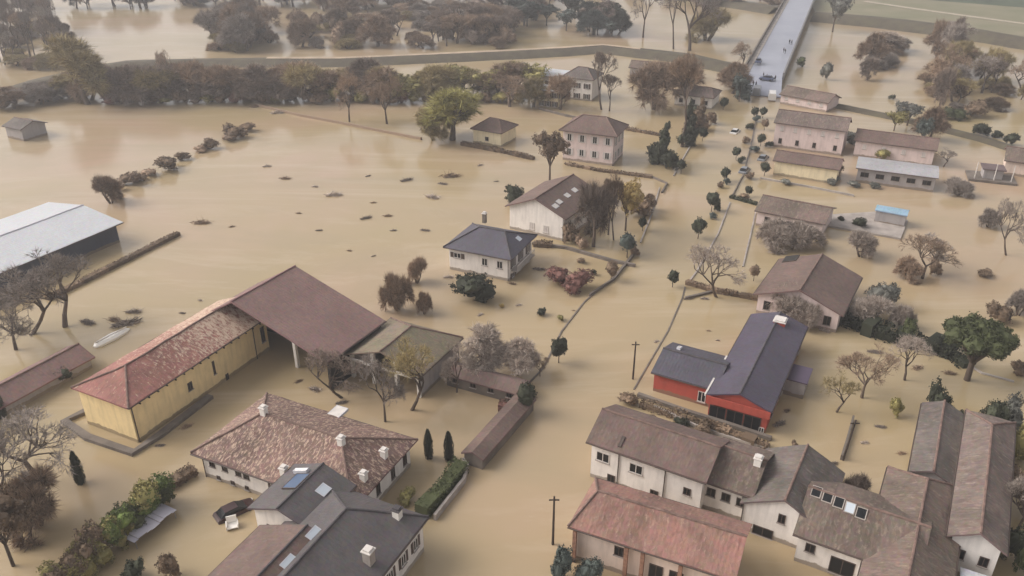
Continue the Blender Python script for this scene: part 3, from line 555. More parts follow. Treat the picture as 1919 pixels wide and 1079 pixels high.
wallline('garden_wall','garden wall along the right side of the street above the bare garden tree','wall',[(1368,380),(1345,440),(1305,510),(1287,534)],.2,.25,'concrete')
wallline('garden_wall','garden wall along the left side of the street by the yellow leaved tree','wall',[(1236,352),(1222,400),(1200,455)],.2,.25,'concrete')
wallline('garden_wall','plot wall running down to the house with the roof terrace','wall',[(1416,398),(1404,450),(1392,500)],.2,.25,'concrete')
wallline('garden_wall','garden wall under the clipped tree at the foot of the conifers','wall',[(1325,215),(1300,262),(1262,330)],.25,.25,'concrete')
wallline('garden_wall','low plot wall behind the umbrella pine','wall',[(1785,668),(1840,700),(1900,716)],.2,.3,'concrete')
# ------------------------------------------------------------------ vegetation prototypes (height 1, width 1)
def sliver(mb,p,d,l,w):
    s=d.orthogonal(); s.rotate(Matrix.Rotation(rnd.random()*6.28,3,d)); s.normalize(); s*=w/2
    mb.quad(p-s,p+s,p+d*l)
def rdir(up=0):
    v=Vector((rnd.gauss(0,1),rnd.gauss(0,1),rnd.gauss(0,1)+up)); return v.normalized()
def bare(seed,depth=4,spread=.62,trunk=.25,upright=.35,ntw=6,tw=.0045,twl=.07,forks=1):
    rnd.seed(seed); T=MB(); Cn=MB()
    def grow(p,d,l,r,k):
        n_=2; a=p
        for i in range(n_):
            d2=(d+rdir()*.16).normalized(); b_=a+d2*l/n_; rb=r*(1-.18*(i+1))
            (T if k>1 else Cn).tube(a,b_,r*(1-.18*i),rb,5 if k>2 else 3,False); a=b_; d=d2
            if k<=2:
                for _ in range(ntw//2): sliver(Cn,a,(d+rdir()*.9).normalized(),twl*rnd.uniform(.5,1.2),tw)
        if k==0:
            for _ in range(ntw): sliver(Cn,a,(d+rdir()*.8).normalized(),twl*rnd.uniform(.6,1.3),tw)
            return
        for _ in range(rnd.choice((3,3,4))):
            nd=(d*(.75)+rdir(upright)*spread).normalized(); grow(a,nd,l*rnd.uniform(.62,.82),r*.6,k-1)
    if forks==1: grow(Vector((0,0,0)),Vector((0,0,1)),trunk,.024,depth)
    else:
        for i in range(forks):
            a=6.28*i/forks+rnd.random(); grow(Vector((math.cos(a)*.03,math.sin(a)*.03,0)),Vector((math.cos(a)*.5,math.sin(a)*.5,1)).normalized(),trunk,.02,depth)
    return T,Cn
def fit(T,Cn,keepz=False):
    al=Cn.v; zs=sorted(v.z for v in al); xs=sorted(v.x for v in al); ys=sorted(v.y for v in al)
    k=int(len(al)*.01); h=zs[-1-k]; wx=max(xs[-1-k]-xs[k],ys[-1-k]-ys[k]); cx=(xs[k]+xs[-1-k])/2; cy=(ys[k]+ys[-1-k])/2
    for mb in(T,Cn):
        for v in mb.v:
            sh=min(1,max(0,v.z/h*2)); v.x=(v.x-cx*sh)/wx; v.y=(v.y-cy*sh)/wx; v.z/=h
def leafy(seed,lobes,n,ls,trunk_r=.03,core=0,th=.5,limbs=5,flat=0):
    rnd.seed(seed); T=MB(); Cn=MB()
    if th>0:
        T.tube((0,0,-.1),(0,0,th*.6),trunk_r,trunk_r*.8,7,False)
        for i in range(limbs):
            c=lobes[i%len(lobes)][0]; T.tube((0,0,th*.55),Vector(c)*.9+Vector((0,0,.05)),trunk_r*.7,trunk_r*.3,5,False)
    vol=[l[1][0]*l[1][1]*l[1][2] for l in lobes]; tot=sum(vol)
    if core:
        for (c,r) in lobes:
            bm=bmesh.new(); bmesh.ops.create_icosphere(bm,subdivisions=2,radius=1)
            i=len(Cn.v)
            for v in bm.verts:
                q=v.co*(1+.35*noise.noise(v.co*2.1+Vector((seed,0,0))))*core
                Cn.v.append(Vector((c[0]+q.x*r[0],c[1]+q.y*r[1],max(0,c[2]+q.z*r[2]))))
            bm.verts.index_update()
            for f in bm.faces: Cn.f.append(tuple(i+v.index for v in f.verts))
            bm.free()
    # clumps
    ncl=max(8,n//22)
    for k in range(ncl):
        x=rnd.random()*tot; j=0
        while x>vol[j] and j<len(vol)-1: x-=vol[j]; j+=1
        c,r=lobes[j]; d=rdir(); rr=rnd.uniform(.55,1.0)**.6*rnd.uniform(.9,1.08)
        p=Vector((c[0]+d.x*r[0]*rr,c[1]+d.y*r[1]*rr,c[2]+d.z*r[2]*rr))
        if p.z<0: p.z=rnd.random()*.03
        for _ in range(n//ncl):
            q=p+rdir()*ls*rnd.uniform(.3,2.2); a=rdir()+Vector((0,0,-flat)); s=a.orthogonal().normalized()*ls*rnd.uniform(.4,.8); u=a.cross(s).normalized()*ls*rnd.uniform(.4,.8)
            Cn.quad(q-s,q-u*.8,q+s,q+u)
    return T,Cn
def conifer(seed,n=6000,ls=.026,pw=.8):
    rnd.seed(seed); T=MB(); Cn=MB(); T.tube((0,0,-.1),(0,0,.95),.03,.006,6,False)
    for j in range(7): Cn.tube((0,0,j/7.5),(0,0,(j+1)/7.5),.4*(1-j/7.5)**pw*(1+.2*math.sin(j*2)),.36*(1-(j+1)/7.5)**pw,9,False)
    for k in range(n//10):
        z=rnd.random()**1.2*.95+.02; rad=.5*(1-z)**pw*(1+.25*math.sin(z*40)); a=rnd.random()*6.28; r=rad*rnd.uniform(.35,1)
        p=Vector((math.cos(a)*r,math.sin(a)*r,z-r*.25))
        for _ in range(10):
            q=p+rdir()*ls*1.5; d=Vector((math.cos(a),math.sin(a),-.3))+rdir()*.5; d.normalize(); s=d.orthogonal().normalized()*ls*.5
            Cn.quad(q-s,q+s,q+d*ls*1.6)
    return T,Cn
def cypress(seed):
    rnd.seed(seed); T=MB(); Cn=MB(); T.tube((0,0,-.1),(0,0,.3),.06,.05,6,False)
    for j in range(8):
        pr=lambda t:.4*min(1,(1.02-t)*2.2)**.6*min(1,t*3+.8)
        Cn.tube((0,0,.02+j*.118),(0,0,.02+(j+1)*.118),pr(j/8)*.8,pr((j+1)/8)*.8,8,False)
    for k in range(1500):
        z=rnd.random(); r=.46*min(1,(1.02-z)*2.2)**.6*min(1,z*3+.8)*rnd.uniform(.75,1.12); a=rnd.random()*6.28
        p=Vector((math.cos(a)*r,math.sin(a)*r,z)); d=(Vector((math.cos(a)*.3,math.sin(a)*.3,.25))+rdir()*.15); s=Vector((-math.sin(a),math.cos(a),0))*.07
        Cn.quad(p-s,p+s,p+d*.16)
    return T,Cn
PROTO={}
def proto(key,TC,bark='bark',crown='twig_brown',dofit=False):
    T,Cn=TC
    if dofit: fit(T,Cn)
    tm=T.mesh(key+'_trunk',True) if T.v else None; cm=Cn.mesh(key+'_crown')
    if tm: tm.materials.append(MATS[bark])
    cm.materials.append(MATS[crown]); PROTO[key]=(tm,cm)
for i in range(4): proto('bare%d'%i,bare(11+i,5,.62,.25,.4,4,.0045,.06),dofit=True)
for i in range(3): proto('fuzz%d'%i,bare(31+i,5,.85,.15,.3,9,.0062,.075),crown='twig_grey',dofit=True)
for i in range(2): proto('shrub%d'%i,bare(51+i,4,.85,.12,.25,9,.0075,.09,forks=4),crown='twig_brown',dofit=True)
for i in range(2): proto('pop%d'%i,bare(61+i,5,.42,.28,.9,4,.005,.06),dofit=True)
ball=[((0,0,.6),(.4,.4,.33)),((.05,.22,.62),(.24,.24,.22)),((.14,-.08,.5),(.3,.3,.24)),((-.16,.1,.68),(.27,.27,.22))]
proto('ball0',leafy(1,ball,1500,.04,.03,.78,.35,1),crown='leaf_dark'); proto('ball1',leafy(2,ball+[((.1,0,.72),(.3,.34,.2))],1500,.034,.03,.8,.35,1),crown='leaf_dark')
for i in range(3):
    rnd.seed(80+i); lb=[((rnd.uniform(-.22,.22),rnd.uniform(-.22,.22),rnd.uniform(.25,.6)),(rnd.uniform(.2,.32),rnd.uniform(.2,.32),rnd.uniform(.2,.32))) for _ in range(6)]
    proto('bush%d'%i,leafy(70+i,lb,2600,.035,.03,.72,0),crown='leaf_dark')
for i in range(3):
    rnd.seed(90+i); lb=[((rnd.uniform(-.27,.27),rnd.uniform(-.27,.27),rnd.uniform(.45,.78)),(rnd.uniform(.14,.24),rnd.uniform(.14,.24),rnd.uniform(.13,.22))) for _ in range(9)]
    proto('leaf%d'%i,leafy(73+i,lb,3400,.028,.028,.5,.5,7),crown='leaf_olive')
rnd.seed(5); lb=[((.34*math.cos(a)*k,.34*math.sin(a)*k,.74+.1*(1-k)+rnd.uniform(-.02,.02)),(.19,.19,.14)) for k,a in [(0,0)]+[(1,i*.9) for i in range(7)]+[(.55,i*1.3+.4) for i in range(5)]]
proto('pine',leafy(77,lb,14000,.022,.05,.78,.55,12),crown='leaf_green')
rnd.seed(6); lb=[((rnd.uniform(-.5,.5)*(1-k/16)**.7*.6,rnd.uniform(-.5,.5)*(1-k/16)**.7*.6,.1+.055*k),(.24*(1-k/18),.24*(1-k/18),.13)) for k in range(15)]
proto('conifer0',leafy(7,lb,5200,.03,.03,.8,.3,1)); rnd.seed(9); lb=[((rnd.uniform(-.5,.5)*(1-k/15)**.6*.5,rnd.uniform(-.5,.5)*(1-k/15)**.6*.5,.1+.06*k),(.28*(1-k/17),.28*(1-k/17),.12)) for k in range(14)]
proto('conifer1',leafy(8,lb,5200,.03,.03,.75,.3,1)); proto('cypress',cypress(9)); proto('cypress1',cypress(10))
for k in('conifer0','conifer1','cypress','cypress1'): PROTO[k][1].materials[0]=MATS['leaf_dark']
CR=[0]
def tree(kind,px,yb,yt,wpx,label,tint=None,group=None,name='tree',cat='tree',bark=None,dz=0,depthk=1.0):
    if isinstance(kind,tuple): kind=kind[CR[0]%len(kind)]
    CR[0]+=1
    o=gp(px,yb); o.z=dz; h=hz(px,yb,yt); wd=wpx*mpp(px,yb)
    r0=random.Random(CR[0]*17+3)
    t=empty(name,o,r0.random()*6.28); t.scale=(wd,wd*depthk,max(.3,h)); tag(t,label,cat,group)
    tm,cm=PROTO[kind]
    if tm:
        a=bpy.data.objects.new('trunk',tm); COL.objects.link(a); a.parent=t
        if bark: a.material_slots[0].link='OBJECT'; a.material_slots[0].material=MATS[bark]
    c=bpy.data.objects.new('crown' if tm else 'foliage',cm); COL.objects.link(c); c.parent=t
    if tint: c.material_slots[0].link='OBJECT'; c.material_slots[0].material=MATS[tint]
    return t
BARE=('bare0','bare1','bare2','bare3'); FUZZ=('fuzz0','fuzz1','fuzz2'); SHR=('shrub0','shrub1'); BUSH=('bush0','bush1','bush2'); LEAF=('leaf0','leaf1','leaf2'); POP=('pop0','pop1'); BALL=('ball0','ball1')
def topi(px,cy,r,label,tint='leaf_dark',k=1.0):
    yb=cy+r*1.75; tree(BALL,px,yb,cy-r*1.08,r*2.25,label,tint,'clipped round trees along the flooded street',name='topiary_tree',cat='topiary')
topi(985,737,21,'large clipped round tree beside the street wall end, nearest on the left side')
topi(1047,648,18,'clipped round tree alone at the left edge of the street, above the largest one')
topi(1145,502,14,'clipped brown round tree beside the red leaved shrubs','leaf_brown')
topi(1175,453,17,'dark blue green clipped tree with the broad foot below the yellow bush','leaf_blue')
topi(1204,415,10,'small clipped round tree left of the street, right of the brown and yellow bushes')
topi(1260,517,12,'clipped round tree on the right edge of the street near the bare garden tree')
topi(1308,421,15,'clipped round tree mid street, first on the right side above the bare garden tree')
topi(1333,372,14,'tall clipped round tree on the right side of the street below two smaller balls')
topi(1358,322,10,'clipped ball tree on the right street side, between tall clipped tree and the pale wall')
topi(1276,308,10,'clipped ball tree on the left side at the foot of the conifers')
topi(1316,247,10,'clipped ball tree on the left side with a thin stem, above the conifers')
topi(1379,283,9,'clipped ball tree beside the white wreckage on the right street side')
topi(1432,312,10,'clipped ball tree in front of the plum roofed garage')
topi(1425,258,9,'clipped ball tree beside the front wall of the pink row house')
topi(1413,207,8,'dark clipped ball, left of the pair near the bridge end'); topi(1429,207,8,'dark clipped ball, right of the pair near the bridge end')
topi(1355,190,9,'clipped ball beside the white round canopy'); topi(1432,230,8,'brownish clipped ball under the pair near the bridge end','leaf_brown')
topi(1402,355,8,'small clipped tree in the garden below the pale wall')
topi(1412,507,11,'squat brown clipped bush left of the house with the roof terrace','leaf_brown')
def bush(px,yb,yt,wpx,label,tint='leaf_dark',kind=BUSH,group=None): return tree(kind,px,yb,yt,wpx,label,tint,group,name='bush',cat='bush')
bush(890,562,500,100,'big dark evergreen bush in front of the slate roofed white house','leaf_dark'); bush(1040,528,495,70,'dark red leaved shrub, left of the red pair by the street','leaf_red'); bush(1078,545,503,72,'dark red leaved shrub, right of the red pair by the street','leaf_red')
bush(1015,590,574,24,'small dark round bush alone in the flooded garden'); bush(1049,600,588,20,'small olive bush right of the dark garden bush','leaf_olive'); bush(940,575,566,14,'tiny yellow green bush below the big dark bush','leaf_yellow')
bush(963,378,338,46,'round dark bush at the left corner of the house with skylights'); bush(1113,515,503,16,'tiny dark bush at the right of the red shrubs'); bush(1088,492,480,20,'small bush above the red leaved shrubs','leaf_brown')
bush(1200,405,358,58,'dark brown bush at the street edge beside the yellow willow','leaf_brown'); bush(1070,455,412,42,'grey brown bush at the corner of the gabled house','leaf_brown')
bush(1090,930,905,0.1+44,'olive bush at the corner of the orange roofed house','leaf_olive') if False else None
bush(762,942,915,42,'low olive bush between the white farmhouse and the street hedge','leaf_olive'); bush(1178,757,732,46,'brown bush at the back corner of the long white farmhouse','leaf_brown')
bush(1055,1088,1022,62,'blue green bush at the bottom edge, left of the white wall','leaf_blue'); bush(1098,1092,1035,60,'blue green bush at the bottom edge touching the orange roofed house','leaf_blue')
bush(255,1085,1042,56,'round dark bush at the bottom edge left of the brown one'); bush(318,1085,1030,58,'round brown bush at the bottom edge, right of the dark one','leaf_brown')
bush(1873,602,558,56,'dark olive bush right of the two grey garden bushes at right edge','leaf_brown'); bush(1908,590,545,40,'pale bush at the right edge, behind the olive one','twig_grey','shrub0')
bush(1700,522,488,46,'dark low clump at the left foot of the wide bare tree','twig_brown','shrub1'); bush(1752,515,478,30,'dark little clump at the right foot of the wide bare tree','leaf_brown'); bush(1845,517,502,36,'boat shaped low dark bush in open water at right','leaf_brown'); bush(1700,640,592,44,'dark conical shrub rising from the long hedge at right','leaf_green'); bush(1645,572,515,66,'round grey green shrub right of the house with roof terrace','leaf_grey')
bush(1625,602,560,70,'pale grey shrub in front of the round grey green one','twig_pale','shrub1'); bush(1688,615,575,40,'pale whitish shrub beside the long hedge','twig_pale','shrub0')
bush(1834,252,222,50,'dark bush on the thin embankment, left of three at right'); bush(1868,258,242,26,'small dark bush on the thin embankment, middle of three'); bush(1891,272,245,34,'dark bush on the thin embankment, right of three')
bush(1790,222,195,60,'dark green shrub at the foot of the bare trees top right','leaf_green'); bush(1826,218,180,56,'brown shrub right of the green shrub, top right','leaf_brown'); bush(1755,222,205,50,'low reddish shrub left of the green shrub, top right','leaf_red')
bush(1670,186,174,16,'tiny round dark bush alone in the water, top right'); bush(1500,125,100,20,'green bush just right of the bridge end','leaf_green'); bush(1545,150,110,28,'grey green tree shaped bush right of the bridge','leaf_grey')
bush(1608,425,400,34,'dark bush on the concrete yard','leaf_dark'); bush(1575,415,402,18,'small dark bush at the left end of the concrete yard'); bush(1530,434,420,16,'little dark bush below the low brown roofed house')
bush(445,258,226,52,'dark scrub clump, farthest of the field row','leaf_brown'); bush(395,278,255,40,'brown scrub clump, second from the far end of the field row','leaf_brown'); bush(310,318,288,62,'brown scrub clump in the middle of the field row','leaf_brown')
bush(243,345,315,52,'dark scrub clump, second from the near end of the field row','leaf_brown'); bush(208,380,330,46,'tall grey brown scrub clump at the near end of the field row','twig_brown','shrub1')
bush(112,712,682,66,'dark flooded scrub against the low plum shed','leaf_dark'); bush(335,935,880,1+58,'clipped hedge stub left of the white farmhouse','leaf_dark') if False else None
bush(1755,790,700,52,'dark tall evergreen bush behind the grey outbuilding','leaf_dark'); bush(1785,800,760,40,'dark bush directly behind the outbuilding roof','leaf_dark')
bush(1675,778,738,34,'small olive green bush in the flooded garden at right','leaf_olive'); bush(1490,838,825,18,'small bush behind the white terrace','leaf_brown'); bush(1600,945,895,52,'grey purple shrub behind the rooflights','twig_purple','shrub0')
bush(1218,795,775,40,'brown bush behind the long white farmhouse roof','leaf_brown'); bush(1320,815,788,50,'dark shrub between the terrace and the red gabled house','leaf_brown'); bush(1275,800,780,40,'dark evergreen shrub just behind the terrace ridge','leaf_dark')
bush(1848,820,735,64,'grey dark shrub left in the group right of the worn roof','leaf_dark'); bush(1890,810,732,60,'grey shrub in the group right of the worn roof','leaf_grey'); bush(1905,865,780,70,'olive yellow bush at the right edge','leaf_olive'); bush(1908,960,860,80,'dark brown bush at the right edge below the olive one','leaf_brown'); bush(1915,1080,985,70,'dark green bush in the bottom right corner','leaf_green')
bush(1880,900,850,50,'brown shrub against the long worn roof','leaf_brown')
bush(700,260,228,0.1+30,'x') if False else None
bush(1470,1000,985,1,'x') if False else None
# two conifers and other marked trees
tree('conifer0',1243,308,222,58,'dark full conifer left of the street with its foot in the water','leaf_dark',name='conifer_tree'); tree('conifer1',1288,272,185,48,'slim dark conifer beside the tall bare trunk','leaf_dark',name='conifer_tree'); tree('conifer1',1310,245,180,44,'brown green conifer below the white round canopy','leaf_brown',name='conifer_tree')
tree('pine',1812,712,600,124,'broad umbrella pine with a thick trunk at right','leaf_green',name='umbrella_pine')
tree('cypress',152,905,848,20,'single dark cypress left of the white farmhouse','leaf_dark',name='cypress_tree'); tree('cypress1',804,858,806,17,'left cypress of the pair right of the mottled roof','leaf_dark',name='cypress_tree'); tree('cypress',842,863,810,19,'right cypress of the pair right of the mottled roof','leaf_dark',name='cypress_tree'); tree('cypress1',5,782,728,18,'dark cypress cut by the left edge','leaf_dark',name='cypress_tree')
tree('leaf0',1030,338,238,76,'pear shaped brown leaved tree between the yellow house and the villa','leaf_brown',name='broadleaf_tree'); tree('fuzz1',848,262,166,112,'large yellow green tree left of the small yellow house','leaf_willow',name='broadleaf_tree'); tree('fuzz0',812,262,205,72,'olive tree at the end of the thin field fence','twig_olive',name='broadleaf_tree')
tree('leaf2',1172,432,330,72,'yellow leaved tree right of the house with skylights','leaf_yellow',name='broadleaf_tree')
tree('fuzz0',1112,462,345,70,'purple grey bare tree in front of the house with skylights','twig_purple',name='bare_tree'); tree('pop0',1150,450,335,36,'narrow rust brown tree beside the yellow leaved tree','leaf_brown',name='poplar_tree'); tree('bare1',1140,440,320,44,'slim bare tree behind the yellow leaved tree','twig_brown',name='bare_tree')
tree('bare0',1342,556,462,104,'spreading bare garden tree right of the flooded street','twig_pale',name='bare_tree',bark='bark')
tree('bare0',772,768,632,112,'yellowish bare tree in front of the open shed','twig_olive',name='bare_tree'); tree('bare3',722,790,668,72,'grey bare tree behind the mottled roof, left of the yellowish tree','twig_grey',name='bare_tree'); tree('bare0',640,745,665,105,'dark bare shrub tree between the barn and the mottled roof','twig_purple',name='bare_tree')
tree('fuzz1',908,700,622,84,'pale pinkish bare tree right of the open shed','twig_pale',name='bare_tree'); tree('fuzz2',972,702,640,72,'pale pinkish bare tree near the street, right of its twin','twig_pale',name='bare_tree'); tree('bare3',856,735,650,56,'pale bare tree beside the open shed corner','twig_pale',name='bare_tree')
tree('bare2',1372,0+712,0+640,1,'x') if False else None
tree('bare3',1012,705,668,30,'small bare shrub at the street wall','twig_brown',name='bare_tree')
tree('shrub0',745,580,515,54,'bare scrub clump in the water right of the barn, largest of three','twig_brown',name='bare_tree'); tree('shrub1',782,530,485,34,'bare scrub clump, farthest of three right of the barn','twig_brown',name='bare_tree'); tree('shrub0',796,588,548,26,'small bare scrub clump, right of three near the barn','twig_brown',name='bare_tree')
tree('bare1',122,612,470,130,'tall bare tree arching over the hedge end at left','twig_grey',name='bare_tree',bark='bark'); tree('bare0',62,625,500,150,'fuzzy grey bare tree at left behind the low plum shed','twig_grey',name='bare_tree'); tree('bare3',30,655,560,100,'bare tree at the left edge in front of the pale shed','twig_grey',name='bare_tree')
tree('bare1',75,905,780,160,'big pale bare tree at left below the yellow wing','twig_grey',name='bare_tree'); tree('bare2',20,990,820,160,'grey bare tree at the left edge below the yellow wing','twig_grey',name='bare_tree'); tree('leaf1',25,1060,905,130,'brownish olive tree in the lower left corner','leaf_brown',name='broadleaf_tree'); tree('shrub1',70,985,905,110,'tangled bare scrub in the lower left','twig_brown',name='bare_tree')
tree('bare3',1615,745,655,90,'brown bare tree in the flooded garden right of the red gabled house','twig_brown',name='bare_tree'); tree('bare2',1695,712,632,86,'pale bare tree near the long dark hedge','twig_pale',name='bare_tree'); tree('bare1',1568,772,700,60,'small yellowish bare tree beside the red gabled house','twig_olive',name='bare_tree')
tree('bare2',1728,522,448,100,'wide bare tree with a dark clump, alone in the water at right','twig_brown',name='bare_tree'); tree('bare3',1745,500,445,60,'bare tree standing just behind the wide bare tree at right','twig_grey',name='bare_tree'); tree('shrub1',1612,480,435,56,'faint bare shrub below the concrete yard','twig_pale',name='bare_tree')
tree('bare0',1885,478,380,60,'thin bare tree near the right edge above the boat shaped bush','twig_grey',name='bare_tree'); tree('shrub0',1852,425,392,36,'small grey scrub ball near the right edge','twig_grey',name='bare_tree'); tree('shrub1',1795,365,338,46,'low grey scrub in open water at right','twig_grey',name='bare_tree'); tree('bare1',1768,312,278,36,'little bare tree right of the pale warehouse','twig_grey',name='bare_tree')
tree('shrub1',1450,462,418,64,'pale bare shrub along the low brown roofed house','twig_pale',name='bare_tree'); tree('shrub0',1500,462,420,70,'pale bare shrub behind the house with the roof terrace','twig_pale',name='bare_tree'); tree('shrub1',1475,598,545,70,'pale grey shrub at the left corner of the house with the roof terrace','twig_pale',name='bare_tree'); tree('shrub0',1510,612,568,52,'pale grey shrub between the roof terrace house and the red chimney','twig_pale',name='bare_tree')
tree('pop0',1127,205,98,46,'tall dark bare tree in front of the white house','twig_purple',name='bare_tree'); tree('pop1',1142,208,140,34,'shorter dark bare tree right beside the tall one at the white house','twig_purple',name='bare_tree'); tree('pop1',1278,275,105,70,'tall slim bare tree leaning over the slim conifer','twig_brown',name='bare_tree')
tree('fuzz0',1225,205,120,90,'broad brown bare tree right of the white house','twig_brown',name='bare_tree'); tree('fuzz1',1275,190,115,80,'brown bare tree left of the white round canopy','twig_brown',name='bare_tree'); tree('fuzz2',1372,175,120,60,'dark bare tree left of the bridge end','twig_brown',name='bare_tree'); tree('bare0',1385,130,78,44,'sharp dark bare tree at the embankment end by the bridge','twig_brown',name='bare_tree'); tree('leaf2',1385,190,135,44,'dark green tree at the street end left of the bridge','leaf_blue',name='broadleaf_tree')
tree('bare2',1205,70,-40,60,'bare tree beyond the embankment with a dark stub trunk, left of three','twig_grey',name='bare_tree'); tree('pop0',1262,92,-60,40,'slim tall bare tree beyond the embankment, middle of three','twig_grey',name='bare_tree'); tree('bare3',1292,95,-50,100,'wide tall bare tree beyond the embankment, right of three','twig_grey',name='bare_tree'); tree('shrub1',1325,75,20,70,'olive bare scrub behind the wide tall bare tree','twig_olive',name='bare_tree')
tree('fuzz0',1050,205,140,54,'round brown bare tree in front of the balcony block','twig_brown',name='bare_tree'); tree('bare1',955,200,140,80,'leafless leaning tree beside the small yellow house','twig_brown',name='bare_tree'); tree('fuzz2',1000,200,150,60,'olive bare tree left of the balcony block','twig_olive',name='bare_tree')
tree('fuzz1',165,195,72,110,'large olive bare tree standing on the embankment at left','twig_olive',name='bare_tree'); tree('bare0',325,180,95,34,'single dark bare tree rising above the embankment at left','twig_brown',name='bare_tree')
tree('bare2',655,228,140,60,'forked bare tree in the row above the field fence, left of two','twig_brown',name='bare_tree'); tree('bare3',725,232,140,64,'forked bare tree in the row above the field fence, right of two','twig_brown',name='bare_tree')
tree('fuzz2',1630,125,65,46,'bushy purple bare tree in the water above the pink row house','twig_brown',name='bare_tree'); tree('fuzz0',1625,150,110,30,'small purple bare tree below the bushy one','twig_purple',name='bare_tree'); tree('fuzz1',1665,100,60,50,'pale fuzzy bare tree beside the bushy purple one','twig_pale',name='bare_tree')
tree('leaf0',1700,235,190,66,'dark tree at the right end of the pink row house','leaf_grey',name='broadleaf_tree'); tree('leaf1',1725,275,215,40,'teal green tree at the corner of the pale warehouse','leaf_blue',name='broadleaf_tree'); tree('leaf2',1675,245,205,50,'olive tree behind the row house extension','leaf_olive',name='broadleaf_tree')
tree('leaf2',1560,60,-20,60,'leafy olive tree right of the bridge at the far bank','leaf_grey',name='broadleaf_tree')
# row of mixed trees between embankment and field
rr=random.Random(4)
for i,x in enumerate(list(range(150,470,22))+list(range(470,1000,22))):
    yb=190+rr.uniform(-8,4)-(6 if x>600 else 0); yt=yb-rr.uniform(44,68)
    tint=rr.choice(['twig_brown','twig_brown','twig_purple','twig_olive','twig_olive']) if x<720 else rr.choice(['twig_olive','leaf_olive','twig_brown'])
    k=rr.choice(FUZZ) if not tint.startswith('leaf') else rr.choice(LEAF)
    tree(k,x+rr.uniform(-8,8),yb,yt,rr.uniform(64,96),'tree in the dense mixed row between the embankment and the flooded field',tint,'mixed tree row below the embankment',name='bare_tree')
for i,x in enumerate(range(210,980,26)):
    yb=192+rr.uniform(-3,2); bush(x,yb,yb-rr.uniform(18,34),rr.uniform(34,50),'undergrowth bush at the foot of the mixed tree row',rr.choice(['leaf_brown','leaf_brown','leaf_olive','leaf_red','twig_purple']),group='undergrowth below the embankment')
# flooded wood beyond the embankment
def wood(areas,label,group,n,kinds,tints,hmin,hmax,wmin,wmax,seed):
    r=random.Random(seed)
    for _ in range(n):
        x0,x1,y0,y1=r.choice(areas); x=r.uniform(x0,x1); y=r.uniform(y0,y1)
        tree(r.choice(kinds),x,y,y-r.uniform(hmin,hmax),r.uniform(wmin,wmax),label,r.choice(tints),group,name='bare_tree')
wood([(-20,60,60,130),(60,130,50,120)],'slim bare grey tree in the flooded wood at the top left corner','bare wood at the top left',26,('pop0','pop1','bare0','bare2'),['twig_grey','twig_purple','twig_brown'],60,95,24,40,1)
wood([(50,170,8,30),(200,280,5,18),(330,420,2,14)],'small dark tree along the top left edge of the flood','dark trees on the top left edge',20,('fuzz0','fuzz1','leaf0'),['twig_purple','leaf_brown','leaf_blue'],26,44,34,60,2)
wood([(400,500,45,96),(410,470,70,98)],'brown bare tree in the left clump beyond the embankment','left clump beyond the embankment',13,FUZZ,['twig_brown','twig_grey'],45,75,46,66,3)
wood([(555,600,45,90),(630,670,55,88)],'dark bushy tree in the middle clump beyond the embankment','middle clump beyond the embankment',11,('fuzz0','bush0','bush1'),['leaf_brown','twig_brown'],34,55,34,50,4)
wood([(590,690,10,40),(700,745,50,88),(600,780,0,20),(700,900,-6,26)],'purple brown bare tree in the wood beyond the embankment','purple brown wood beyond the embankment',37,('fuzz0','fuzz2','pop0','bare1','bush0'),['twig_purple','twig_brown','twig_purple'],30,56,34,62,5)
wood([(800,860,70,88),(840,960,30,84),(880,960,55,84)],'reddish grey bare tree in the big wood beyond the embankment','reddish grey wood beyond the embankment',34,('fuzz0','fuzz1','bare2','pop1','bush1'),['twig_purple','twig_purple','twig_brown'],34,58,36,64,6)
wood([(960,1150,30,66),(1100,1165,50,70),(950,1090,0,40)],'dark blue green tree in the wood left of the slim tall trees','dark green wood beyond the embankment',34,('leaf0','leaf1','leaf2','fuzz2'),['leaf_blue','leaf_blue','twig_purple','leaf_dark'],32,56,36,62,7)
wood([(420,600,0,24),(330,620,-18,4)],'grey bare tree along the top edge beyond the embankment','grey trees on the top edge',20,('fuzz1','pop0','fuzz2'),['twig_grey','twig_purple'],36,52,36,54,8)
wood([(1740,1800,150,205),(1790,1860,140,185),(1860,1925,150,200),(1750,1800,100,150)],'brown bare tree in the flooded thicket at the top right','bare thicket at the top right',29,('fuzz0','fuzz1','bare1','pop0'),['twig_brown','twig_olive','twig_grey','twig_purple'],40,85,30,60,9)
wood([(0,60,190,215),(60,160,175,200)],'grey bare scrub tree below the left end of the embankment','scrub below the left embankment end',14,FUZZ,['twig_grey','twig_brown'],26,42,40,56,10)
wood([(1320,1450,-10,12),(1000,1300,-24,0)],'brown tree on the far bank left of the bridge','far bank trees left of the bridge',20,FUZZ,['twig_brown','twig_olive'],20,34,34,52,11)

bush(1905,700,670,40,'small brown bush at the right edge beside the umbrella pine','leaf_brown'); tree('bare3',1905,1000,880,70,'bare tree at the right edge beside the long worn roof','twig_grey',name='bare_tree'); bush(1890,1050,960,60,'dark evergreen bush against the right edge, by the end of the worn roof','leaf_dark'); bush(1870,800,745,50,'dark grey bush behind the hipped end of the worn roof','leaf_dark')
